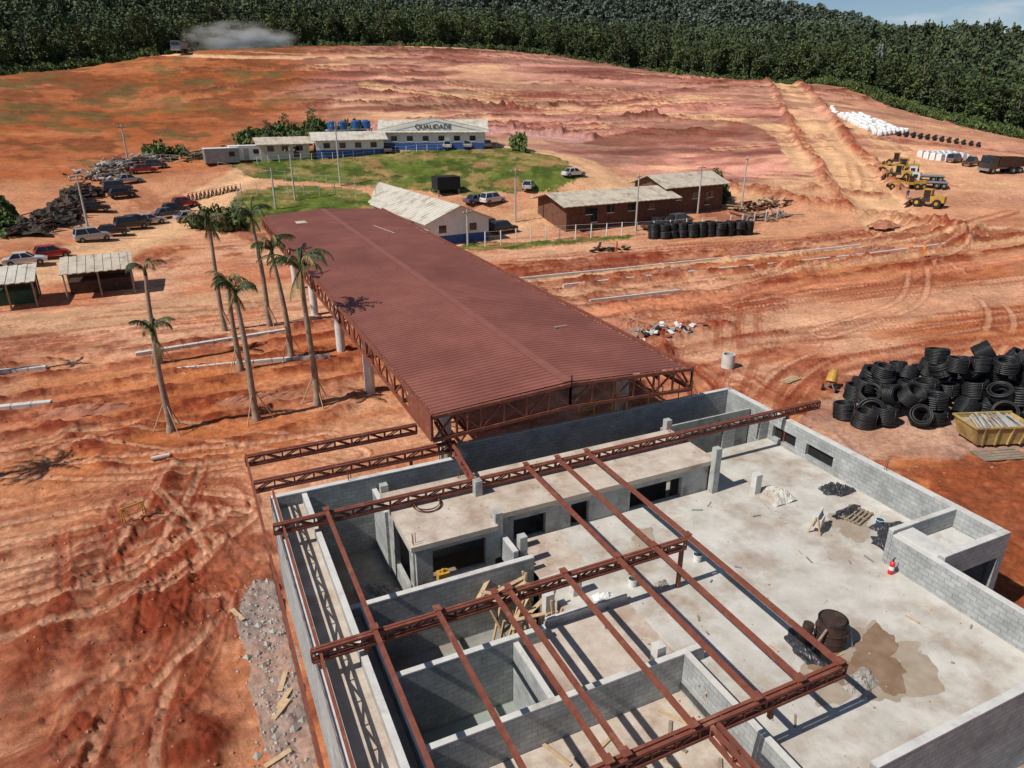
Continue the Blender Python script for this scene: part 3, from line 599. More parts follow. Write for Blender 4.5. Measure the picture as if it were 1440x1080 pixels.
# ------------------------------------------------------------------ pipe coils
def coilmesh(name,rings,Rr,r,seed):
    mb=MB(); rg=random.Random(seed)
    for i in range(rings):
        for q in (0,1): mb.torus((rg.uniform(-.02,.02),rg.uniform(-.02,.02),r+i*r*1.9),Rr-q*r*1.9+rg.uniform(-.015,.015),r,'black_rubber',22,6)
    for t in (0,2.1,4.2): mb.beam(((Rr+r)*math.cos(t),(Rr+r)*math.sin(t),0),((Rr+r)*math.cos(t),(Rr+r)*math.sin(t),rings*r*1.9+r),.05,.05,'black_rubber')
    return mb.mesh(name,True)
coils=[coilmesh('pipe_coil',10,.74,.055,1),coilmesh('pipe_coil',6,.8,.08,2),coilmesh('pipe_coil',12,.66,.045,3)]
pile=empty('pipe_coil_pile'); rg=random.Random(9)
for lay in range(4):
    for i in range(14):
        x=38.3+i*1.5
        ncol=(2 if x<40 else 4 if x<42 else 5)-lay
        maxl=1 if x<40.0 else 2 if x<42.0 else 3 if x<44 else 4
        if lay>=maxl: continue
        for j in range(max(1,ncol)):
            if lay and rg.random()<.15*lay: continue
            y=28.1-(x-38.4)*.36+(j+lay*.5)*1.55
            tilt=rg.uniform(-.15,.15) if rg.random()<.7 else rg.uniform(.5,1.3)
            inst('coil',coils[rg.randrange(3)],(x+rg.uniform(-.35,.35),y+rg.uniform(-.35,.35),lay*.85+.05+(.45 if abs(tilt)>.3 else 0)),(tilt,rg.uniform(-.2,.2),rg.uniform(0,6)),rg.uniform(.8,1.1),pile)
pile2=empty('pipe_coil_stack')
for i in range(11):
    for l in range(2):
        inst('coil',coils[i%3],(63.2+i*1.45,86.8-i*.35+rg.uniform(-.3,.3),zat(64,86)+.1+l*1.0),(rg.uniform(-.1,.1),0,rg.uniform(0,6)),1.05,pile2)
mb=MB()
mb.cyl((0,0,.55),(.35,0,1.15),.42,.30,'yellow_paint',14); mb.cyl((.35,0,1.15),(.45,0,1.3),.30,.18,'yellow_paint',14); mb.beam((-.5,-.4,.1),(-.1,0,.6),.06,.06,'metal_grey'); mb.beam((-.5,.4,.1),(-.1,0,.6),.06,.06,'metal_grey'); mb.beam((.5,0,0),(.1,0,.6),.06,.06,'metal_grey')
for yy in (-.45,.45): mb.cyl((-.45,yy-.06,.25),(-.45,yy+.06,.25),.25,.25,'tire',14)
put(mb,'concrete_mixer',41.0,33.6,zat(41,33),.6)
mb=MB()
mb.add([(-1.5,-.9,.1),(1.5,-.9,.1),(1.5,.9,.1),(-1.5,.9,.1),(-1.9,-1.05,1.3),(1.9,-1.05,1.3),(1.9,1.05,1.3),(-1.9,1.05,1.3)],[(0,1,5,4),(1,2,6,5),(2,3,7,6),(3,0,4,7),(0,3,2,1)],'skip_yellow')
mb.add([(-1.7,-.95,1.05),(1.7,-.95,1.05),(1.7,.95,1.15),(-1.7,.95,1.1)],[(0,1,2,3)],'rubble')
for x in (-1.2,-.4,.4,1.2): mb.beam((x,-.95,.1),(x*1.15,-1.1,1.3),.1,.08,'skip_yellow')
mb.beam((-1.95,-1.08,1.3),(1.95,-1.08,1.3),.1,.1,'skip_yellow'); mb.beam((-1.95,1.08,1.3),(1.95,1.08,1.3),.1,.1,'skip_yellow'); mb.beam((-1.9,-1.05,1.3),(-1.9,1.05,1.3),.1,.1,'skip_yellow')
for i in range(14): mb.beam((-1.5+i*.22,-.7,1.15),(-1.3+i*.2+rg.uniform(-.3,.3),.7,1.3+.1*(i%3)),.12,.05,rg.choice(['wood_light','wood_grey','concrete']))
put(mb,'waste_skip',43.4,23.4,zat(43.2,23.6),-.35)
mb=MB()
for i in range(9): mb.beam((-1.4,-.6+i*.15,.06),(1.5,-.6+i*.15+.05*(i%2),.06),.12,.05,'wood_grey')
put(mb,'plank_stack',42.0,21.9,.05,-.3)
mb=MB(); 
for i in range(5): mb.beam((-.9,-.3+i*.14,.06+.03*(i%2)),(.9,-.3+i*.14,.06),.11,.05,'wood_light')
put(mb,'plank_stack',39.7,36.1,.05,.2)
mb=MB(); mb.cyl((0,0,0),(0,0,1.1),.5,.5,'concrete_light',24,caps=False); mb.cyl((0,0,1.1),(0,0,.1),.40,.40,'concrete',24,caps=False)
V=[];nn=24
for r in (.5,.4):
    for i in range(nn): V.append((r*math.cos(2*math.pi*i/nn),r*math.sin(2*math.pi*i/nn),1.1))
mb.add(V,[(i,(i+1)%nn,nn+(i+1)%nn,nn+i) for i in range(nn)],'concrete_light'); put(mb,'concrete_pipe',37.3,40.3,zat(37.3,40.3))

# ------------------------------------------------------------------ kerbs
def kerb(pts,w=.25,h=.18,mat='concrete_light',seg=1.2,name='concrete_kerb'):
    mb=MB(); pl=[Vector((*p,0)) for p in pts]
    for a_,b_ in zip(pl[:-1],pl[1:]):
        l=(b_-a_).length; k=max(1,int(l/seg))
        for i in range(k):
            p=a_.lerp(b_,(i+.02)/k); q=a_.lerp(b_,(i+.97)/k)
            mb.beam((p.x,p.y,gz(p.x,p.y)+.06),(q.x,q.y,gz(q.x,q.y)+.06),w,h+.25,mat)
    mb.obj(name)
kerb([(-5,62.8),(7.2,64.2)],.4); kerb([(-2,57.6),(5,56.6),(9.5,55.8)],.3); kerb([(-16,62.9),(-11.2,62.4)],.5); kerb([(-16,55.2),(-10,54.3)],.5)
kerb([(37.5,67.6),(60,66.6),(99,62.6)],.3,.3); kerb([(34,72.5),(60,71.5),(85,69)],.25,.25); kerb([(37,61),(48,60.5)],.25,.2); kerb([(-24,64.5),(-16,64.4)],.3)

# ------------------------------------------------------------------ vehicles
def car(kind,paint):
    mb=MB()
    Lf={'hatch':1.9,'sedan':2.2,'suv':2.2,'pickup':2.5}[kind]; hb={'hatch':.92,'sedan':.88,'suv':1.02,'pickup':1.02}[kind]; ht={'hatch':1.48,'sedan':1.42,'suv':1.72,'pickup':1.72}[kind]; hw=.84
    prof=[(-Lf,.32,hw-.1),(-Lf,.62,hw-.04),(-Lf+.05,hb-.12,hw-.06),(-Lf+.2,hb-.02,hw-.05),(0.9,hb+.02,hw-.02),(Lf-.35,hb-.10,hw-.08),(Lf-.05,hb-.24,hw-.14),(Lf,.5,hw-.12),(Lf-.03,.30,hw-.14)]
    k=len(prof); V=[(x,-w_,z) for x,z,w_ in prof]+[(x,w_,z) for x,z,w_ in prof]
    F=[(i,i+1,k+i+1,k+i) for i in range(k-1)]+[(k-1,0,k,2*k-1)]+[tuple(range(k-1,-1,-1)),tuple(range(k,2*k))]
    mb.add(V,[f[::-1] for f in F],paint)
    mb.add([(-Lf*.75,-hw,.42),(Lf*.75,-hw,.42),(Lf*.8,-hw,.72),(-Lf*.8,-hw,.72)],[(0,1,2,3)],paint); mb.add([(-Lf*.75,hw,.42),(Lf*.75,hw,.42),(Lf*.8,hw,.72),(-Lf*.8,hw,.72)],[(3,2,1,0)],paint)
    a0,a1,b1,b0={'hatch':(-Lf+.12,-Lf+.5,.25,1.0),'sedan':(-1.5,-1.0,.25,1.0),'suv':(-Lf+.12,-Lf+.35,.35,1.05),'pickup':(-.7,-.5,.55,1.2)}[kind]
    z0=hb; V=[(a0,-.74,z0),(b0,-.74,z0),(b1,-.6,ht),(a1,-.6,ht),(a0,.74,z0),(b0,.74,z0),(b1,.6,ht),(a1,.6,ht)]
    mb.add(V,[(0,1,2,3),(7,6,5,4),(1,5,6,2),(4,0,3,7)],'glass_dark')
    mb.box(a1-.03,b1+.03,-.61,.61,ht-.02,ht+.035,paint)
    for (xa,xb) in [((a0,z0),(a1,ht)),((b0,z0),(b1,ht)),(((a0+b0)/2,z0),((a1+b1)/2,ht))]:
        for sy in (-1,1): mb.beam((xa[0],sy*.75,xa[1]),(xb[0],sy*.61,xb[1]),.06,.05,paint)
    if kind=='pickup': mb.box(-Lf+.15,-.8,-.7,.7,hb-.02,hb+.012,'dark_int')
    for x in (-Lf*.64,Lf*.66):
        for sy in (-1,1):
            mb.cyl((x,sy*.70,.33),(x,sy*.88,.33),.33,.33,'tire',16); mb.cyl((x,sy*.86,.33),(x,sy*.89,.33),.18,.18,'metal_grey',10)
    for sy in (-.55,.55): mb.box(Lf-.03,Lf+.01,sy-.14,sy+.14,.58,.68,'bag_white'); mb.box(-Lf-.01,-Lf+.03,sy-.12,sy+.12,.62,.76,'red_ext')
    return mb.mesh('parked_car')
CM={}
def putcar(x,y,rz,kind,paint,name='parked_car'):
    if (kind,paint) not in CM: CM[(kind,paint)]=car(kind,paint)
    return inst(name,CM[(kind,paint)],(x,y,zat(x,y)+.02),(0,0,rz))
for x,y,rz,k_,p_ in [(-16.8,97.2,.1,'sedan','car_white'),(-14.4,100,.25,'hatch','car_red'),(-10.6,108,.3,'suv','car_silver'),(-8.6,111,.2,'sedan','car_black'),(-6.2,115,.3,'suv','car_black'),(-3.9,118,.25,'sedan','car_silver'),(-1.4,121.5,.3,'sedan','car_grey'),(1.3,126,.2,'hatch','car_red'),(-5.5,117.3,.3,'hatch','car_blue'),(-.2,124,.3,'hatch','car_black'),
   (-11.2,124.5,.1,'sedan','car_black'),(-8.2,135,.2,'suv','car_grey'),(-6.6,139.5,.3,'sedan','car_silver'),(-7.6,132,.3,'hatch','car_black'),(-4.2,146,.1,'sedan','car_red'),(-2.2,149,.1,'hatch','car_grey'),
   (64.5,113.5,.1,'sedan','car_white'),(43.5,97,.2,'suv','car_black'),(42.5,99.5,.2,'sedan','car_black'),(55,112,.9,'hatch','car_silver'),(44.5,110,.3,'sedan','car_blue'),(47,109,.3,'suv','car_white'),(67,91.8,.2,'pickup','car_black'),(70,92.5,.2,'sedan','car_black'),(72.5,92.8,.2,'suv','car_grey'),
   (52,144.5,1.4,'hatch','car_white'),(56,143.5,1.4,'sedan','car_silver'),(60,142.5,1.4,'hatch','car_grey'),(40,146,1.4,'sedan','car_grey'),(149,102,.2,'suv','car_grey'),(148.5,98,.2,'pickup','car_black'),(1.5,118.5,.3,'sedan','car_silver'),(-19.5,94,.1,'hatch','car_grey')]:
    putcar(x,y,rz,k_,p_)
def truckmesh(cab,bed,dump=True):
    mb=MB()
    mb.box(-3.4,3.4,-.45,.45,.75,1.0,'metal_grey')
    mb.add([(1.9,-1.2,.8),(3.5,-1.2,.8),(3.5,1.2,.8),(1.9,1.2,.8),(1.9,-1.15,2.9),(3.25,-1.1,2.9),(3.25,1.1,2.9),(1.9,1.15,2.9)],[(0,1,5,4),(1,2,6,5),(2,3,7,6),(3,0,4,7),(4,5,6,7),(0,3,2,1)],cab)
    mb.add([(3.45,-1.0,1.85),(3.45,1.0,1.85),(3.30,.95,2.65),(3.30,-.95,2.65)],[(0,1,2,3)],'glass_dark'); mb.box(2.3,3.1,-1.21,1.21,1.9,2.6,'glass_dark'); mb.box(3.4,3.6,-1.2,1.2,.5,.9,'metal_grey')
    if dump:
        mb.add([(-3.4,-1.1,1.1),(1.6,-1.1,1.1),(1.6,1.1,1.1),(-3.4,1.1,1.1),(-3.7,-1.25,2.6),(1.7,-1.25,2.7),(1.7,1.25,2.7),(-3.7,1.25,2.6)],[(0,1,5,4),(1,2,6,5),(2,3,7,6),(3,0,4,7),(0,3,2,1)],bed)
        mb.add([(-3.3,-1.15,2.2),(1.5,-1.15,2.2),(1.5,1.15,2.3),(-3.3,1.15,2.3)],[(0,1,2,3)],'soil_heap'); mb.box(1.5,2.6,-1.2,1.2,2.75,2.85,bed)
        for i in range(6): mb.beam((-3+i*.85,-1.16,1.1),(-3+i*.87,-1.3,2.6),.1,.1,bed)
    else: mb.box(-3.4,1.7,-1.2,1.2,1.05,1.2,bed)
    for x in (-2.7,-1.4,2.6):
        for sy in (-1,1): mb.cyl((x,sy*.75,.52),(x,sy*1.18,.52),.52,.52,'tire',18); mb.cyl((x,sy*1.17,.52),(x,sy*1.19,.52),.25,.25,'metal_grey',10)
    return mb.mesh('dump_truck')
T1=truckmesh('car_black','drum_dark'); T2=truckmesh('car_white','metal_grey',False); T5=truckmesh('car_grey','metal_grey')
inst('dump_truck',T1,(146.6,90.5,zat(146.6,90.5)),(0,0,2.9),1.15); inst('dump_truck',T5,(9.8,299,zat(9.8,299)+.1),(0,0,-1.9),1.3)
inst('flatbed_truck',T2,(125,89.5,zat(125,89.5)),(0,0,2.3),.9); inst('flatbed_truck',T2,(128,92.5,zat(128,92.5)),(0,0,2.3),.9)
def gradermesh():
    mb=MB(); Y_='yellow_paint'
    mb.box(-4,-1.2,-.6,.6,1.1,2.1,Y_); mb.box(-4.1,-3.9,-.5,.5,1.2,1.9,'metal_grey'); mb.cyl((-2.8,.3,2.1),(-2.8,.3,2.9),.07,.07,'black_rubber',8)
    mb.box(-1.2,.3,-.75,.75,1.1,1.7,Y_); mb.box(-1.15,.2,-.7,.7,1.7,3.0,'glass_dark'); mb.box(-1.3,.4,-.85,.85,3.0,3.15,'drum_dark')
    for x in (-1.15,.2):
        for sy in (-.7,.7): mb.beam((x,sy,1.7),(x,sy,3.0),.1,.1,Y_)
    mb.beam((.3,0,1.5),(2.2,0,2.1),.3,.35,Y_); mb.beam((2.2,0,2.1),(4.0,0,1.5),.3,.35,Y_); mb.box(3.7,4.2,-.5,.5,.9,1.5,Y_)
    mb.add([(1.2,-1.9,.15),(2.4,1.7,.15),(2.4,1.7,.85),(1.2,-1.9,.85),(1.1,-1.87,.15),(2.3,1.73,.15),(2.3,1.73,.85),(1.1,-1.87,.85)],[(0,1,2,3),(7,6,5,4),(3,2,6,7),(0,4,5,1)],'metal_grey'); mb.beam((1.8,0,.8),(1.8,0,1.9),.2,.2,Y_); mb.beam((1.8,0,.9),(4,0,1.2),.2,.15,Y_)
    for x,r in ((-3.4,.7),(-1.9,.7),(3.9,.65)):
        for sy in (-1,1): mb.cyl((x,sy*.75,r),(x,sy*1.15,r),r,r,'tire',18); mb.cyl((x,sy*1.14,r),(x,sy*1.16,r),r*.45,r*.45,Y_,12)
    return mb.mesh('motor_grader')
def loadermesh():
    mb=MB(); Y_='yellow_paint'
    mb.box(-2.8,-.6,-.7,.7,.9,1.9,Y_); mb.box(-.6,.8,-.7,.7,.9,1.5,'drum_dark'); mb.box(-.55,.65,-.65,.65,1.5,2.9,'glass_dark'); mb.box(-.7,.8,-.75,.75,2.9,3.05,Y_)
    for x in (-.55,.65):
        for sy in (-.65,.65): mb.beam((x,sy,1.5),(x,sy,2.9),.1,.1,Y_)
    for sy in (-.5,.5): mb.beam((.7,sy,1.5),(2.6,sy,.7),.2,.28,Y_)
    mb.add([(2.5,-1.3,.1),(3.5,-1.3,.1),(3.4,-1.3,1.1),(2.5,-1.3,1.1),(2.5,1.3,.1),(3.5,1.3,.1),(3.4,1.3,1.1),(2.5,1.3,1.1)],[(0,4,7,3),(0,1,5,4),(0,3,1),(4,5,7)],'drum_dark')
    for x in (-1.8,1.4):
        for sy in (-1,1): mb.cyl((x,sy*.7,.72),(x,sy*1.15,.72),.72,.72,'tire',18); mb.cyl((x,sy*1.14,.72),(x,sy*1.17,.72),.32,.32,Y_,12)
    return mb.mesh('wheel_loader')
G_=gradermesh(); LO=loadermesh()
for m_,x,y,rz,nm,sc in [(LO,134,104,2.2,'wheel_loader',.85),(G_,129,99,2.4,'motor_grader',.8),(LO,124.5,95.5,2.0,'wheel_loader',.85),(G_,121.5,91,2.6,'motor_grader',.75),(LO,114.5,81.5,1.9,'wheel_loader',.95)]:
    inst(nm,m_,(x,y,zat(x,y)),(0,0,rz),sc)
mb=MB()
for x in (-.65,.65): mb.torus((x,0,.3),.25,.06,'tire',16,6,Matrix.Rotation(math.pi/2,3,'X'))
mb.beam((-.6,0,.32),(.1,0,.45),.12,.2,'metal_grey'); mb.beam((-.1,0,.65),(.35,0,.75),.22,.22,'car_red'); mb.beam((-.7,0,.72),(-.05,0,.72),.2,.1,'black_rubber'); mb.beam((.65,0,.3),(.4,0,.95),.08,.06,'metal_grey'); mb.beam((.4,-.3,.98),(.4,.3,.98),.04,.04,'black_rubber'); mb.cyl((.48,0,.82),(.55,0,.82),.08,.08,'bag_white',10)
mo=mb.mesh('motorcycle')
for i in range(13): inst('motorcycle',mo,(2.0+i*.62,128.5+i*.1,zat(2+i*.62,128.5)),(0,0,1.3+.05*(i%3)))

# ------------------------------------------------------------------ buildings in the middle distance
def gable_house(name,x,y,rz,Lx,Wy,hw,hr,wallm,roofm,base=None,over=.5,doors=(),wins=(),ridge='x',z=None):
    e=empty(name,(x,y,(zat(x,y) if z is None else z)),rz)
    mb=MB(); a,b_=Lx/2,Wy/2
    if ridge=='x': V=[(-a,-b_,-1.5),(a,-b_,-1.5),(a,b_,-1.5),(-a,b_,-1.5),(-a,-b_,hw),(a,-b_,hw),(a,b_,hw),(-a,b_,hw),(-a,0,hw+hr),(a,0,hw+hr)]; F=[(0,1,5,4),(2,3,7,6),(1,2,6,9,5),(3,0,4,8,7)]
    else: V=[(-a,-b_,-1.5),(a,-b_,-1.5),(a,b_,-1.5),(-a,b_,-1.5),(-a,-b_,hw),(a,-b_,hw),(a,b_,hw),(-a,b_,hw),(0,-b_,hw+hr),(0,b_,hw+hr)]; F=[(0,1,5,8,4),(2,3,7,9,6),(1,2,6,5),(3,0,4,7)]
    mb.add(V,F,wallm); mb.obj('walls',e)
    mb=MB(); o=over
    if ridge=='x': s_=hr/b_; pts=[(-b_-o,hw-s_*o),(0,hw+hr),(b_+o,hw-s_*o)]
    else: s_=hr/a; pts=[(-a-o,hw-s_*o),(0,hw+hr),(a+o,hw-s_*o)]
    th=.1; Ln=(a if ridge=='x' else b_)+o
    for (p0,z0),(p1,z1) in zip(pts[:-1],pts[1:]):
        k=int(abs(2*Ln)/.5)
        for i in range(k):
            u0=-Ln+2*Ln*i/k; u1=-Ln+2*Ln*(i+1)/k; dz=.03 if i%2 else .0
            if ridge=='x': V=[(u0,p0,z0+.05+dz),(u1,p0,z0+.05+dz),(u1,p1,z1+.05+dz),(u0,p1,z1+.05+dz)]
            else: V=[(p0,u0,z0+.05+dz),(p0,u1,z0+.05+dz),(p1,u1,z1+.05+dz),(p1,u0,z1+.05+dz)]
            V+=[(q[0],q[1],q[2]-th) for q in V]
            mb.add(V,[(0,1,2,3),(7,6,5,4),(0,4,5,1),(1,5,6,2),(2,6,7,3),(3,7,4,0)],roofm)
    mb.obj('roof',e)
    if base:
        mb=MB(); mb.box(-a-.02,a+.02,-b_-.02,b_+.02,-1.5,.9,base); mb.obj('painted_base',e)
    mb=MB()
    for side,u,z0,wd,ht in list(doors)+list(wins):
        if side=='-y': mb.box(u-wd/2,u+wd/2,-b_-.05,-b_+.03,z0,z0+ht,'glass_dark'); mb.box(u-wd/2-.08,u+wd/2+.08,-b_-.10,-b_-.04,z0-.1,z0,'wall_white')
        elif side=='-x': mb.box(-a-.05,-a+.03,u-wd/2,u+wd/2,z0,z0+ht,'glass_dark')
        elif side=='+x': mb.box(a-.03,a+.05,u-wd/2,u+wd/2,z0,z0+ht,'glass_dark')
    if mb.v: mb.obj('windows',e)
    return e
W4=lambda s_,n_,L_,z=1.2,wd=1.2,h=1.0:[(s_,-L_/2+L_*(i+.5)/n_,z,wd,h) for i in range(n_)]
q=gable_house('quality_office',51,149,-.35,21,9,3.2,1.9,'wall_white','roof_grey','paint_blue',.7,wins=W4('-y',6,19)+W4('-x',2,7))
tx=bpy.data.curves.new('sign_text','FONT'); tx.body='QUALIDADE'; tx.size=1.3; tx.extrude=.03; tx.align_x='CENTER'; tx.materials.append(MATS['car_black'])
to=bpy.data.objects.new('sign_text',tx); bpy.context.collection.objects.link(to); to.parent=q
mb=MB(); mb.add([(-10.5,-4.62,3.3),(10.5,-4.62,3.3),(0,-4.62,5.5)],[(0,1,2)],'wall_white'); mb.add([(-11.2,-4.9,3.25),(0,-4.9,5.6),(0,-4.9,5.8),(-11.2,-4.9,3.45),(11.2,-4.9,3.25),(11.2,-4.9,3.45)],[(0,1,2,3),(1,4,5,2)],'roof_grey')
mb.obj('gable_front',q)
to.location=(0,-4.7,3.55); to.rotation_euler=(math.pi/2,0,0)
gable_house('site_office',33,149,-.1,13,7,2.9,1.1,'wall_white','roof_grey','paint_blue',.8,wins=W4('-y',4,12))
gable_house('site_office',20.5,150,0,9,6,2.7,.9,'wall_cream','roof_tan',None,.8,doors=[('-y',2,0,1,2)],wins=W4('-y',3,8))
def container(x,y,rz,c):
    mb=MB(); mb.box(-3,3,-1.2,1.2,.1,2.6,c)
    for i in range(20): mb.box(-2.9+i*.3,-2.8+i*.3,-1.24,-1.2,.2,2.5,c)
    mb.box(-.5,.4,-1.27,-1.2,.2,2.2,'metal_grey'); mb.box(1.2,2.2,-1.27,-1.2,1.2,2.0,'glass_dark'); mb.box(-3.02,3.02,-1.22,1.22,2.6,2.68,'wall_white'); mb.obj('site_container',None,(x,y,zat(x,y)),rz)
container(9,147.5,.1,'metal_grey'); container(13.5,148.5,0,'wall_white')
gable_house('blue_base_warehouse',34.0,109,.09,9.4,30,3.0,1.9,'wall_white','roof_grey','paint_blue',.7,wins=[('-y',-2.5,1.3,1.1,1.0),('-y',2.2,1.3,1.1,1.0)]+W4('-x',5,24)+W4('+x',5,24),ridge='y',z=.7)
gable_house('timber_lodge',62.5,99.5,.06,20,8.5,3.0,1.1,'wood_brown','roof_tan',None,1.2,doors=[('-y',-5,0,1.1,2.1)],wins=W4('-y',4,16))
gable_house('timber_lodge',79.5,103.0,.10,13,8,3.6,1.4,'wood_brown','roof_tan',None,.9,doors=[('-y',3,0,1.1,2.1)],wins=W4('-y',3,11))
mb=MB(); mb.box(-2,2,-1.5,1.5,1.0,3.0,'dark_int')
for sx in (-1.8,1.8):
    for sy in (-1.3,1.3): mb.beam((sx,sy,-.5),(sx,sy,1.0),.2,.2,'metal_grey')
put(mb,'raised_water_box',41.5,116,zat(42,116)-.4)
for x,y in [(33,158),(38,158)]:
    mb=MB()
    for dx in (-1.1,1.1): mb.cyl((dx,0,2.2),(dx,0,3.6),.9,.95,'tank_blue',18); mb.cyl((dx,0,3.6),(dx,0,3.9),.95,.4,'tank_blue',18)
    mb.box(-2.3,2.3,-1.1,1.1,2.0,2.2,'concrete')
    for dx in (-2,2):
        for dy in (-.9,.9): mb.beam((dx,dy,-.5),(dx,dy,2.0),.25,.25,'concrete')
    put(mb,'water_tank',x,y,zat(x,y)+.9)
def shed(x,y,rz,L_,W_,h,roof,wallm):
    e=empty('open_shed',(x,y,zat(x,y)),rz); mb=MB(); k=int(L_/.4)
    for i in range(k):
        u0=-L_/2+L_*i/k; u1=-L_/2+L_*(i+1)/k; dz=.05*(i%2)
        mb.add([(u0,-W_/2,h-.2+dz),(u1,-W_/2,h-.2+dz),(u1,W_/2,h+.6+dz),(u0,W_/2,h+.6+dz),(u0,-W_/2,h-.28+dz),(u1,-W_/2,h-.28+dz),(u1,W_/2,h+.52+dz),(u0,W_/2,h+.52+dz)],[(0,1,2,3),(7,6,5,4),(0,4,5,1),(3,2,6,7)],roof)
    mb.obj('roof',e); mb=MB()
    for sx in (-L_/2+.3,0,L_/2-.3):
        for sy,hh in ((-W_/2+.3,h-.3),(W_/2-.3,h+.4)): mb.cyl((sx,sy,-.3),(sx,sy,hh),.09,.08,'wood_grey',8)
    mb.box(-L_/2+.5,L_/2-.5,-.2,W_/2-.5,0,1.3,wallm); mb.box(-L_/2+.4,L_/2-.4,W_/2-.45,W_/2-.35,0,h-.2,'wood_brown'); mb.obj('frame',e)
shed(-8.7,86.5,.05,6.8,5.2,2.9,'roof_tan','drum_dark'); shed(-16.5,84.5,.05,5,5,2.8,'roof_grey','green_dark')
def pole(x,y,h,arm=True):
    mb=MB(); z=zat(x,y); mb.cyl((0,0,-.5),(0,0,h),.16,.10,'pole_conc',10)
    if arm:
        mb.beam((-.9,0,h-.5),(.9,0,h-.5),.1,.12,'wood_grey')
        for dx in (-.8,0,.8): mb.cyl((dx,0,h-.42),(dx,0,h-.22),.05,.04,'bag_white',8)
    mb.obj('utility_pole',None,(x,y,z),random.uniform(0,1))
for x,y,h in [(26,126,10),(47.3,101,8),(63.5,92,8.5),(80,98,8),(89,97.5,9),(17.5,121,8),(-11,109,8),(36,92.5,5),(14,118,6),(-6.8,155,7)]: pole(x,y,h)
def fence(name,pts,sp,h,r,mat,wires=3,board=None):
    mb=MB()
    for (xa,ya),(xb,yb) in zip(pts[:-1],pts[1:]):
        l=math.hypot(xb-xa,yb-ya); k=max(1,int(l/sp)); prev=None
        for i in range(k+1):
            x=xa+(xb-xa)*i/k; y=ya+(yb-ya)*i/k; z=zat(x,y); mb.cyl((x,y,z-.3),(x,y,z+h),r,r,mat,6)
            if prev:
                for w_ in range(wires):
                    f_=(w_+1)/wires; mb.beam((prev[0],prev[1],prev[2]+h*f_-.05),(x,y,z+h*f_-.05),.025,.025,mat)
            prev=(x,y,z)
    mb.obj(name)
fence('wire_fence',[(38,91),(50,91.5),(62,89.5),(76,88),(90,90)],2.4,2.0,.08,'bag_white')
fence('wire_fence',[(6,114),(10,127),(24,121),(30,118)],2.4,1.8,.06,'pole_conc')
fence('safety_railing',[(15,145.8),(35,145.2),(50,144.2),(64,141)],2.0,1.2,.05,'bag_white',2)
fence('wire_fence',[(2,150),(-6,160),(-10,150)],2.2,1.6,.06,'pole_conc')
fence('wire_fence',[(8,143),(14,136.5),(28,124)],2.4,1.5,.05,'pole_conc',2)
def scrap(name,pts,nn,L0,mats,seed,h=1.0,w_=2):
    rg=random.Random(seed); mb=MB()
    for i in range(nn):
        t=rg.random()*(len(pts)-1); k=int(t); f_=t-k; x=pts[k][0]+(pts[k+1][0]-pts[k][0])*f_+rg.gauss(0,w_*.5); y=pts[k][1]+(pts[k+1][1]-pts[k][1])*f_+rg.gauss(0,w_*.5); z=zat(x,y)+rg.uniform(0,h); a_=rg.gauss(1.0,.7); l=rg.uniform(.3,1)*L0
        mb.beam((x,y,z),(x+l*math.cos(a_),y+l*math.sin(a_),z+rg.uniform(-.3,.4)),rg.uniform(.1,.5),rg.uniform(.05,.3),rg.choice(mats))
    mb.obj(name)
scrap('scrap_pile',[(-19,110),(-16,118),(-14,128),(-13,134)],380,2.0,['black_rubber','tire','wood_brown','dark_int','scrap_dark'],1,1.3)
for x,y,rx,ry,h,sd in [(-18.3,112,3,3,2.0,21),(-16,119,3,4,2.2,22),(-14.2,127,3,4,2.0,23),(-13.2,134,3,3,1.8,24)]: heap('scrap_heap',x,y,zat(x,y)-.1,rx,ry,h,'scrap_dark',sd)
scrap('timber_pile',[(-12,142),(-9,150),(-3,156)],320,2.2,['wood_grey','pole_conc','concrete','wood_brown'],2,1.4,3)
scrap('timber_pile',[(2,152),(8,156),(14,158)],120,3,['wood_grey','wood_brown','leaf_dark'],3,1.2)
scrap('timber_pile',[(88,97),(97,96)],90,3.5,['wood_brown','steel_rust','wood_light'],4,1.2,1.5)
scrap('timber_pile',[(85,92),(92,90)],40,4.5,['wood_brown','wood_grey'],6,.6,1)
scrap('debris_pile',[(34.5,49.5),(36,49),(40,48.5)],60,.8,['concrete','soil_heap','bag_white','wood_grey','tire'],5,.3,1.4)
scrap('debris_pile',[(50,83),(55,82)],20,1.6,['tire','drum_dark'],8,.6,.8)
for x,y,rx,ry,h,sd in [(36,52,3,2,.9,31),(43,50.5,3,1.5,.8,32),(30.5,43.5,2,1.3,.6,33),(52,67.8,5,1.2,.8,34),(70,74,6,1.5,.9,35),(84,66,5,1.5,.9,36),(99,77,3,2,1.1,37),(-8,52,3,1,.6,39),(3,49,3,1,.6,40)]: heap('soil_heap',x,y,gz(x,y)-.05,rx,ry,h,'soil_heap',sd)
mb=MB(); rg=random.Random(4)
def bag(mb,x,y,z,s_,mat='bag_white'):
    V=[];k=8
    for zz,r in ((0,.45),(.25,.52),(.75,.5),(.95,.36)):
        for i in range(k): t=2*math.pi*i/k+.39; V.append((x+r*s_*math.cos(t)*1.1,y+r*s_*math.sin(t)*1.1,z+zz*s_))
    F=[(a*k+i,a*k+(i+1)%k,(a+1)*k+(i+1)%k,(a+1)*k+i) for a in range(3) for i in range(k)]+[tuple(range(3*k,4*k))]
    mb.add(V,F,mat)
for r_ in range(26):
    for c_ in range(5):
        if rg.random()<.22: continue
        t=r_/26; x=172-t*13+c_*1.5+rg.uniform(-.2,.2); y=157-t*24-c_*1.2+rg.uniform(-.2,.2); bag(mb,x,y,zat(x,y)-.1,1.15)
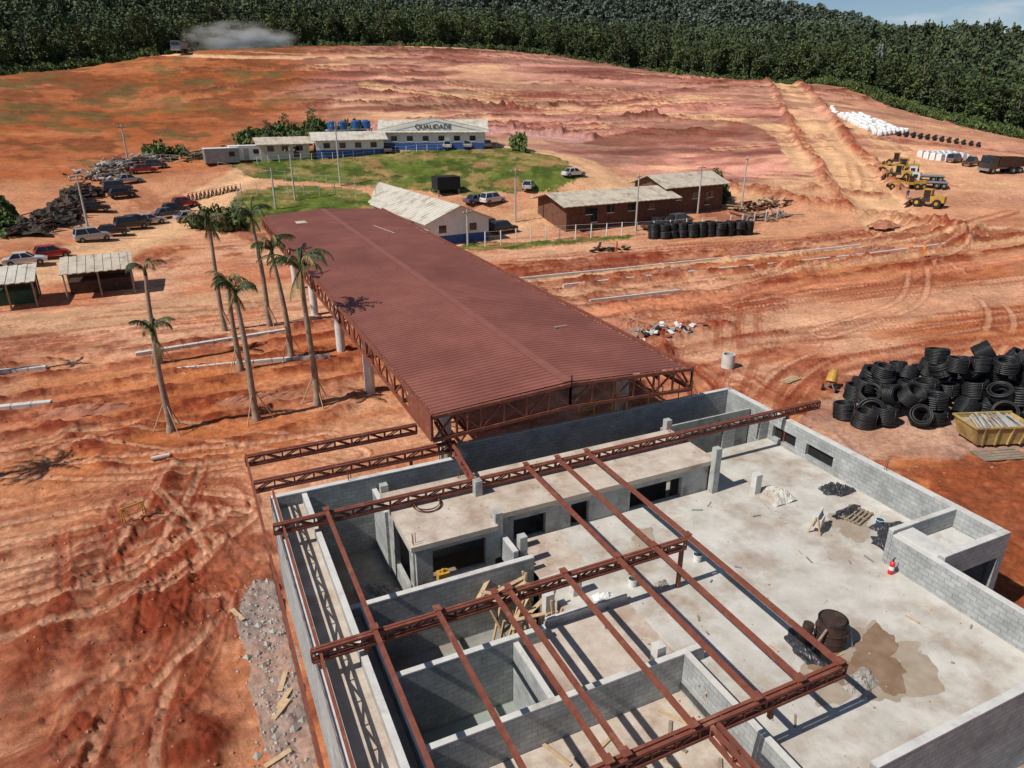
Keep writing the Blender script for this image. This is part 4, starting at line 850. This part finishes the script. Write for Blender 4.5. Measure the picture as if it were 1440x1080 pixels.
for x in np.arange(158,168,1.5):
    for y in (128.5,130): bag(mb,x,y,zat(x,y),1.25)
mb.obj('bulk_bag_stack')
mb=MB()
for i in range(6):
    for j in range(4): 
        x=147.5+i*1.3; y=104+j*1.5-i*.3; z=zat(x,y); mb.box(x,x+1.1,y,y+1.2,z,z+1.3,'bag_white'); mb.box(x+.05,x+1.05,y+.05,y+1.15,z+1.3,z+1.4,'wall_white')
mb.obj('pallet_stack')
mb=MB()
for i in range(12): 
    x=164+i*1.0; y=128-i*1.2
    mb.cyl((x-2,y-1.2,zat(x,y)+.4),(x+2,y+1.2,zat(x,y)+.5),.4,.4,'black_rubber',10)
mb.obj('drainage_pipe_stack')

# ------------------------------------------------------------------ palms
def palm(x,y,h,seed,crown=1.0,lean=(0,0)):
    rg=random.Random(seed); z=zat(x,y)-.1; e=empty('palm_tree',(x,y,z)); mb=MB()
    k=10; prev=Vector((0,0,0))
    for i in range(k):
        t=(i+1)/k; p=Vector((lean[0]*t*t+.05*math.sin(5*t+seed),lean[1]*t*t,h*.84*t)); r0=.24-.10*(i/k)+(.08 if i==0 else 0); mb.cyl(prev,p,r0,.24-.10*t,'palm_trunk',10,False); prev=p
    top=prev+Vector((0,0,h*.07)); mb.cyl(prev,top,.14,.11,'leaf_mid',8); mb.obj('trunk',e,smooth=True)
    mb=MB(); nf=int(12*crown)+3
    for i in range(nf):
        a_=i*2.4+rg.uniform(-.5,.5); L_=rg.uniform(1.8,2.9)*(.62+.38*crown); el=rg.uniform(.75,1.5); droop=rg.uniform(1.5,2.7); mat='palm_leaf' if rg.random()<.8 else 'palm_dry'
        if rg.random()<.2: el=-.9; mat='palm_dry'; droop=.5; L_*=.7
        pts=[]; p=top.copy()-Vector((0,0,.1)); ns=9
        for s_ in range(ns+1):
            pts.append(p.copy()); e2=el-droop*(s_/ns)**1.3*1.2; p=p+Vector((math.cos(a_)*math.cos(e2),math.sin(a_)*math.cos(e2),math.sin(e2)))*(L_/ns)
        for s_ in range(ns):
            mb.beam(pts[s_],pts[s_+1],.04,.03,mat)
            d_=(pts[s_+1]-pts[s_]).normalized(); sd=d_.cross(Vector((math.cos(a_)*-.3,math.sin(a_)*-.3,1)))
            if sd.length<1e-3: continue
            sd.normalize()
            for sgn in (-1,1):
                for q in (0,.25,.5,.75):
                    if rg.random()<.12: continue
                    b0=pts[s_].lerp(pts[s_+1],q); ll=(.56*math.sin(math.pi*min(1,(s_+q+1.2)/(ns+1.4)))+.08)*rg.uniform(.6,1.15)
                    tip=b0+sd*sgn*ll*.5+d_*ll*.5+Vector((0,0,-ll*rg.uniform(.4,1.1)))
                    mb.add([b0-d_*.04,b0+d_*.04,tip],[(0,1,2)],mat)
    mb.obj('fronds',e)
    mb=MB()
    for i in range(3):
        a_=i*2.09+seed; mb.cyl((1.1*math.cos(a_),1.1*math.sin(a_),0),(.15*math.cos(a_),.15*math.sin(a_),2.0),.04,.04,'wood_light',6)
    mb.obj('support_stakes',e)
palm(-2.6,46.1,7.4,1,.35,(.1,0)); palm(-3.2,60.0,8.6,2,.3,(.2,0)); palm(2.2,66.8,10.8,3,1.1); palm(2.6,45.7,9.6,4,.6,(-.2,.2)); palm(6.1,66.6,11.2,5,1.0,(-.3,0)); palm(6.5,56.6,9.9,6,.9,(-.4,0)); palm(6.7,46.6,10.6,7,1.5,(-.1,0)); palm(2.5,55.8,7.8,8,.4); palm(-14.6,62.5,6,9,.3); palm(-17.2,43.6,9.6,10,1.3)

# ------------------------------------------------------------------ person
def person(x,y,rz,top,z=None,step=.25,h=1.72):
    e=empty('worker',(x,y,zat(x,y) if z is None else z),rz); me=bpy.data.meshes.new('body')
    J={'pel':(0,0,.95),'wai':(0,0,1.12),'che':(0,0,1.36),'nek':(0,0,1.50),'hd':(.02,0,1.58),'hd2':(.02,0,1.70),
       'sl':(0,.19,1.42),'el':(-.05,.25,1.14),'hl':(.08,.27,.90),'sr':(0,-.19,1.42),'er':(.03,-.26,1.15),'hr':(.2,-.25,.95),
       'll':(0,.1,.9),'kl':(.06+step*.3,.11,.5),'al':(step*.5,.11,.08),'tl':(step*.5+.17,.12,.04),'lr':(0,-.1,.9),'kr':(.02-step*.2,-.11,.5),'ar':(-step*.6,-.11,.09),'tr':(-step*.6+.17,-.12,.04)}
    rad={'pel':.15,'wai':.13,'che':.15,'nek':.06,'hd':.09,'hd2':.085,'sl':.065,'el':.045,'hl':.035,'sr':.065,'er':.045,'hr':.035,'ll':.09,'kl':.06,'al':.045,'tl':.04,'lr':.09,'kr':.06,'ar':.045,'tr':.04}
    ks=list(J); E=[('pel','wai'),('wai','che'),('che','nek'),('nek','hd'),('hd','hd2'),('che','sl'),('sl','el'),('el','hl'),('che','sr'),('sr','er'),('er','hr'),('pel','ll'),('ll','kl'),('kl','al'),('al','tl'),('pel','lr'),('lr','kr'),('kr','ar'),('ar','tr')]
    me.from_pydata([J[k_] for k_ in ks],[(ks.index(a_),ks.index(b_)) for a_,b_ in E],[]); o=bpy.data.objects.new('body',me); bpy.context.collection.objects.link(o); o.parent=e
    sk=o.modifiers.new('s','SKIN'); 
    for i,k_ in enumerate(ks): me.skin_vertices[0].data[i].radius=(rad[k_],rad[k_])
    me.skin_vertices[0].data[0].use_root=True
    o.modifiers.new('sub','SUBSURF').levels=1; o.modifiers['sub'].render_levels=1; me.materials.append(MATS[top])
    mb=MB(); mb.cyl((.02,0,1.70),(.02,0,1.80),.125,.07,'yellow_paint',14); mb.cyl((.05,0,1.69),(.05,0,1.705),.16,.16,'yellow_paint',14); mb.obj('hard_hat',e)
    mb=MB(); mb.cyl((.02,0,1.56),(.02,0,1.70),.092,.10,'skin',12); mb.obj('face',e)
person(85.3,59.7,.5,'orange_paint'); person(116,86.5,1.0,'cloth_blue'); person(52.5,80.2,2.2,'orange_paint')

def pylon(x,y,h):
    mb=MB(); z=gz(x,y)
    for sx in (-1,1):
        for sy in (-1,1): mb.beam((sx*3,sy*3,0),(sx*.6,sy*.6,h),.16,.16,'metal_grey')
    for i in range(8):
        t0=i/8;t1=(i+1)/8; a=3-2.4*t0; b_=3-2.4*t1
        for s_ in (-1,1):
            mb.beam((-a,s_*a,h*t0),(b_,s_*b_,h*t1),.1,.1,'metal_grey'); mb.beam((a,s_*a,h*t0),(-b_,s_*b_,h*t1),.1,.1,'metal_grey')
    for f_ in (.8,.92): mb.beam((-6,0,h*f_),(6,0,h*f_),.2,.2,'metal_grey')
    mb.obj('electricity_pylon',None,(x,y,z),.4)
pylon(321,286,30); pylon(336,282,30); pylon(300,330,30)

# ------------------------------------------------------------------ trees
def leafcloud(mb,c,rad,nq,size,mat,rg):
    for i in range(nq):
        u=rg.normal(size=3); u/=np.linalg.norm(u); r=rg.random()**.45; p=np.array(c)+u*np.array(rad)*r
        a_=rg.normal(size=3); a_/=np.linalg.norm(a_); b_=np.cross(a_,rg.normal(size=3)); b_/=np.linalg.norm(b_); s_=size*rg.uniform(.6,1.3)
        mb.add([p-a_*s_,p+b_*s_*.75,p+a_*s_,p-b_*s_*.75],[(0,1,2,3)],mat)
def tree(seed,h,kind,nq,mat=None,ls=.46):
    rg=np.random.default_rng(seed); mb=MB()
    top=np.array([rg.uniform(-.6,.6),rg.uniform(-.6,.6),h*.93]); mb.cyl((0,0,-1.5),tuple(top*.55),.2,.13,'bark',6,False); mb.cyl(tuple(top*.55),tuple(top),.13,.04,'bark',5,False)
    ncl=13; mat=mat or ('leaf_dark' if seed%3 else 'leaf_mid')
    for i in range(ncl):
        t=.26+.70*(i+rg.random())/ncl; a_=rg.uniform(0,6.28); w_=(1.5 if kind=='euc' else 2.8)*math.sin(math.pi*min(.93,max(.12,1.12-t)))*rg.uniform(.5,1.1); c=np.array([math.cos(a_)*w_,math.sin(a_)*w_,h*t])
        base=top*(t*.85); mb.cyl(tuple(base),tuple(c),.06,.03,'bark',4,False)
        rad=(rg.uniform(.9,1.5),rg.uniform(.9,1.5),rg.uniform(1.0,1.9)) if kind=='euc' else (rg.uniform(1.3,2.1),rg.uniform(1.3,2.1),rg.uniform(1.1,1.7))
        leafcloud(mb,c,rad,nq//ncl,ls,mat,rg)
    return mb.mesh('tree_variant')
tc=bpy.data.collections.new('tree_variants'); tm=bpy.data.collections.new('mid_tree_variants'); tf=bpy.data.collections.new('far_tree_variants')
for i in range(8):
    o=bpy.data.objects.new('tree_variant',tree(100+i,14+i%4*2,'euc' if i<5 else 'broad',430)); tc.objects.link(o)
for i in range(5):
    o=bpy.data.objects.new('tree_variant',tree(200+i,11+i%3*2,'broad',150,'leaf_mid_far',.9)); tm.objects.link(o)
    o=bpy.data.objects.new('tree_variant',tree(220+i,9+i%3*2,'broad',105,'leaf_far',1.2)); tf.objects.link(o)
def scatter(name,pts,coll,smin,smax):
    me=bpy.data.meshes.new(name); me.from_pydata(pts,[],[]); o=bpy.data.objects.new(name,me); bpy.context.collection.objects.link(o)
    ng=bpy.data.node_groups.new(name,'GeometryNodeTree'); ng.interface.new_socket('Geometry',in_out='INPUT',socket_type='NodeSocketGeometry'); ng.interface.new_socket('Geometry',in_out='OUTPUT',socket_type='NodeSocketGeometry')
    gi=ng.nodes.new('NodeGroupInput'); gout=ng.nodes.new('NodeGroupOutput'); ci=ng.nodes.new('GeometryNodeCollectionInfo'); ci.inputs['Collection'].default_value=coll; ci.inputs['Separate Children'].default_value=True; ci.inputs['Reset Children'].default_value=True
    ip=ng.nodes.new('GeometryNodeInstanceOnPoints'); ip.inputs['Pick Instance'].default_value=True
    r1=ng.nodes.new('FunctionNodeRandomValue'); r1.data_type='FLOAT_VECTOR'; r1.inputs[0].default_value=(-.05,-.05,0); r1.inputs[1].default_value=(.05,.05,6.28)
    r2=ng.nodes.new('FunctionNodeRandomValue'); r2.data_type='FLOAT_VECTOR'; r2.inputs[0].default_value=smin; r2.inputs[1].default_value=smax; r2.inputs['Seed'].default_value=5
    L=ng.links; L.new(gi.outputs[0],ip.inputs['Points']); L.new(ci.outputs[0],ip.inputs['Instance']); L.new(r1.outputs[0],ip.inputs['Rotation']); L.new(r2.outputs[0],ip.inputs['Scale']); L.new(ip.outputs[0],gout.inputs[0])
    md=o.modifiers.new('scatter','NODES'); md.node_group=ng; return o
def samp(nn,a0,a1,d0f,d1f,seed):
    rg=np.random.default_rng(seed); a_=rg.uniform(a0,a1,nn); lo=d0f(a_); hi=d1f(a_); d=np.sqrt(lo**2+(hi**2-lo**2)*rg.random(nn)); return a_,d
def ptsof(a_,d):
    x=d*np.sin(np.radians(a_)); y=d*np.cos(np.radians(a_))
    ii=np.clip(np.searchsorted(rr,d),0,nr-1); jj=np.clip(np.searchsorted(az,np.radians(a_)),0,na-1); z=Z[ii*na+jj]
    return [(float(p),float(q_),float(r_)-.3) for p,q_,r_ in zip(x,y,z)]
a_,d=samp(6000,-20,72,lambda a:crestd(a)+9,lambda a:a*0+470,1); pn=ptsof(a_,d)
a_,d=samp(11000,-19,70,lambda a:a*0+450,lambda a:a*0+740,2); pm=ptsof(a_,d)
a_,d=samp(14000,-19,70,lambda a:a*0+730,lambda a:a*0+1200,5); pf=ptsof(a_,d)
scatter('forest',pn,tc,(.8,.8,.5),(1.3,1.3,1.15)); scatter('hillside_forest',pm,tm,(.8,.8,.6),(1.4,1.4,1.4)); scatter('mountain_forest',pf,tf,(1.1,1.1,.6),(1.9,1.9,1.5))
bc=bpy.data.collections.new('bush_variants')
for i in range(3):
    rg_=np.random.default_rng(50+i); mb=MB()
    for j in range(5): leafcloud(mb,(rg_.uniform(-1,1),rg_.uniform(-1,1),rg_.uniform(.4,1.3)),(.9,.9,.7),60,.27,'leaf_mid',rg_); mb.cyl((0,0,-.2),(rg_.uniform(-.6,.6),rg_.uniform(-.6,.6),1.0),.04,.02,'bark',4,False)
    o=bpy.data.objects.new('bush_variant',mb.mesh('bush_variant')); bc.objects.link(o)
rgb=np.random.default_rng(8); bp_=[]
for (cx,cy,sx,sy,k_) in [(28,168,10,7,50),(88.5,103.5,1,1,3),(5,113,3,2,6),(-22,114,2,6,7),(0,160,5,3,6),(66,138,2,5,2),(-32,135,4,14,8)]:
    for i in range(k_): x=cx+rgb.normal()*sx*.5; y=cy+rgb.normal()*sy*.5; bp_.append((x,y,zat(x,y)-.3))
a_,d=samp(1600,-20,72,lambda a:crestd(a)+2,lambda a:crestd(a)+14,3); bp_+=ptsof(a_,d)
a_,d=samp(1700,45,72,lambda a:crestd(a)-2,lambda a:crestd(a)+50,4); bp_+=ptsof(a_,d)
scatter('shrub_cover',bp_,bc,(.7,.7,.6),(1.9,1.9,2.3))
for x,y,h_ in [(88.5,104,.35),(24,168,.35),(30,170,.4),(20,166,.3)]:
    inst('tree',tc.objects[5].data,(x,y,zat(x,y)),(0,0,x),h_)

# ------------------------------------------------------------------ dust cloud behind the truck
m,nt,b=newmat('dust'); nt.nodes.remove(b); L=nt.links
tcn=N(nt,'ShaderNodeTexCoord'); vl=N(nt,'ShaderNodeVectorMath',operation='LENGTH'); L.new(tcn.outputs['Object'],vl.inputs[0])
no=N(nt,'ShaderNodeTexNoise'); no.inputs['Scale'].default_value=2.6; no.inputs['Detail'].default_value=4; L.new(tcn.outputs['Object'],no.inputs['Vector'])
m1=N(nt,'ShaderNodeMapRange'); m1.inputs['From Min'].default_value=.9; m1.inputs['From Max'].default_value=.0; m1.inputs['To Min'].default_value=0; m1.inputs['To Max'].default_value=1; L.new(vl.outputs['Value'],m1.inputs['Value'])
m2=N(nt,'ShaderNodeMapRange'); m2.inputs['From Min'].default_value=.42; m2.inputs['From Max'].default_value=.72; L.new(no.outputs['Fac'],m2.inputs['Value'])
m3=N(nt,'ShaderNodeMath',operation='MULTIPLY'); L.new(m1.outputs[0],m3.inputs[0]); L.new(m2.outputs[0],m3.inputs[1])
m4=N(nt,'ShaderNodeMath',operation='MULTIPLY'); L.new(m3.outputs[0],m4.inputs[0]); m4.inputs[1].default_value=.9
vs=N(nt,'ShaderNodeVolumeScatter'); vs.inputs['Color'].default_value=(1,.88,.76,1); vs.inputs['Anisotropy'].default_value=-.1; L.new(m4.outputs[0],vs.inputs['Density']); L.new(vs.outputs[0],nt.nodes['Material Output'].inputs['Volume'])
def ico(name,loc,sc):
    bpy.ops.mesh.primitive_ico_sphere_add(subdivisions=3,radius=1,location=loc); o=bpy.context.object; o.name=name; o.scale=sc; o.data.materials.append(MATS['dust'])
ico('dust_cloud',(33,318,zat(33,318)+3.0),(25,9,8.0))

# ------------------------------------------------------------------ light, sky, camera
sdir=Vector((.87,.07,-1)).normalized()
sun=bpy.data.lights.new('sun','SUN'); sun.energy=4.8; sun.angle=R(.5); sun.color=(1,.955,.89)
so=bpy.data.objects.new('sun',sun); so.rotation_euler=sdir.to_track_quat('-Z','Y').to_euler(); bpy.context.collection.objects.link(so)
wd=bpy.data.worlds.new('World'); scene.world=wd; wd.use_nodes=True; nt=wd.node_tree; bg=nt.nodes['Background']
sky=nt.nodes.new('ShaderNodeTexSky'); sky.sky_type='NISHITA'; sky.sun_disc=False; sky.sun_elevation=math.asin(-sdir.z); sky.sun_rotation=math.atan2(-sdir.x,-sdir.y); sky.altitude=1500; sky.air_density=1.0; sky.dust_density=.1; sky.ozone_density=3.0
tcw=nt.nodes.new('ShaderNodeTexCoord'); mp=nt.nodes.new('ShaderNodeMapping'); mp.inputs['Scale'].default_value=(6,6,26); nw=nt.nodes.new('ShaderNodeTexNoise'); nw.inputs['Scale'].default_value=1.3; nw.inputs['Detail'].default_value=7
rw=nt.nodes.new('ShaderNodeValToRGB'); rw.color_ramp.elements[0].position=.54; rw.color_ramp.elements[1].position=.72; rw.color_ramp.elements[1].color=(.8,.8,.8,1)
mw=nt.nodes.new('ShaderNodeMixRGB'); mw.inputs['Color2'].default_value=(9,9.3,9.8,1)
nt.links.new(tcw.outputs['Generated'],mp.inputs[0]); nt.links.new(mp.outputs[0],nw.inputs['Vector']); nt.links.new(nw.outputs['Fac'],rw.inputs[0]); nt.links.new(rw.outputs[0],mw.inputs['Fac']); nt.links.new(sky.outputs[0],mw.inputs['Color1'])
nt.links.new(mw.outputs[0],bg.inputs[0]); bg.inputs[1].default_value=.07
scene.view_settings.view_transform='Standard'; scene.view_settings.look='None'; scene.view_settings.exposure=0
cam=bpy.data.cameras.new('camera'); cam.lens=25; cam.sensor_width=36; cam.clip_end=6000; cam.clip_start=.1
co=bpy.data.objects.new('camera',cam); co.location=(0,0,20); co.rotation_euler=(R(90-22.2936),0,R(-24.8265)); bpy.context.collection.objects.link(co); scene.camera=co
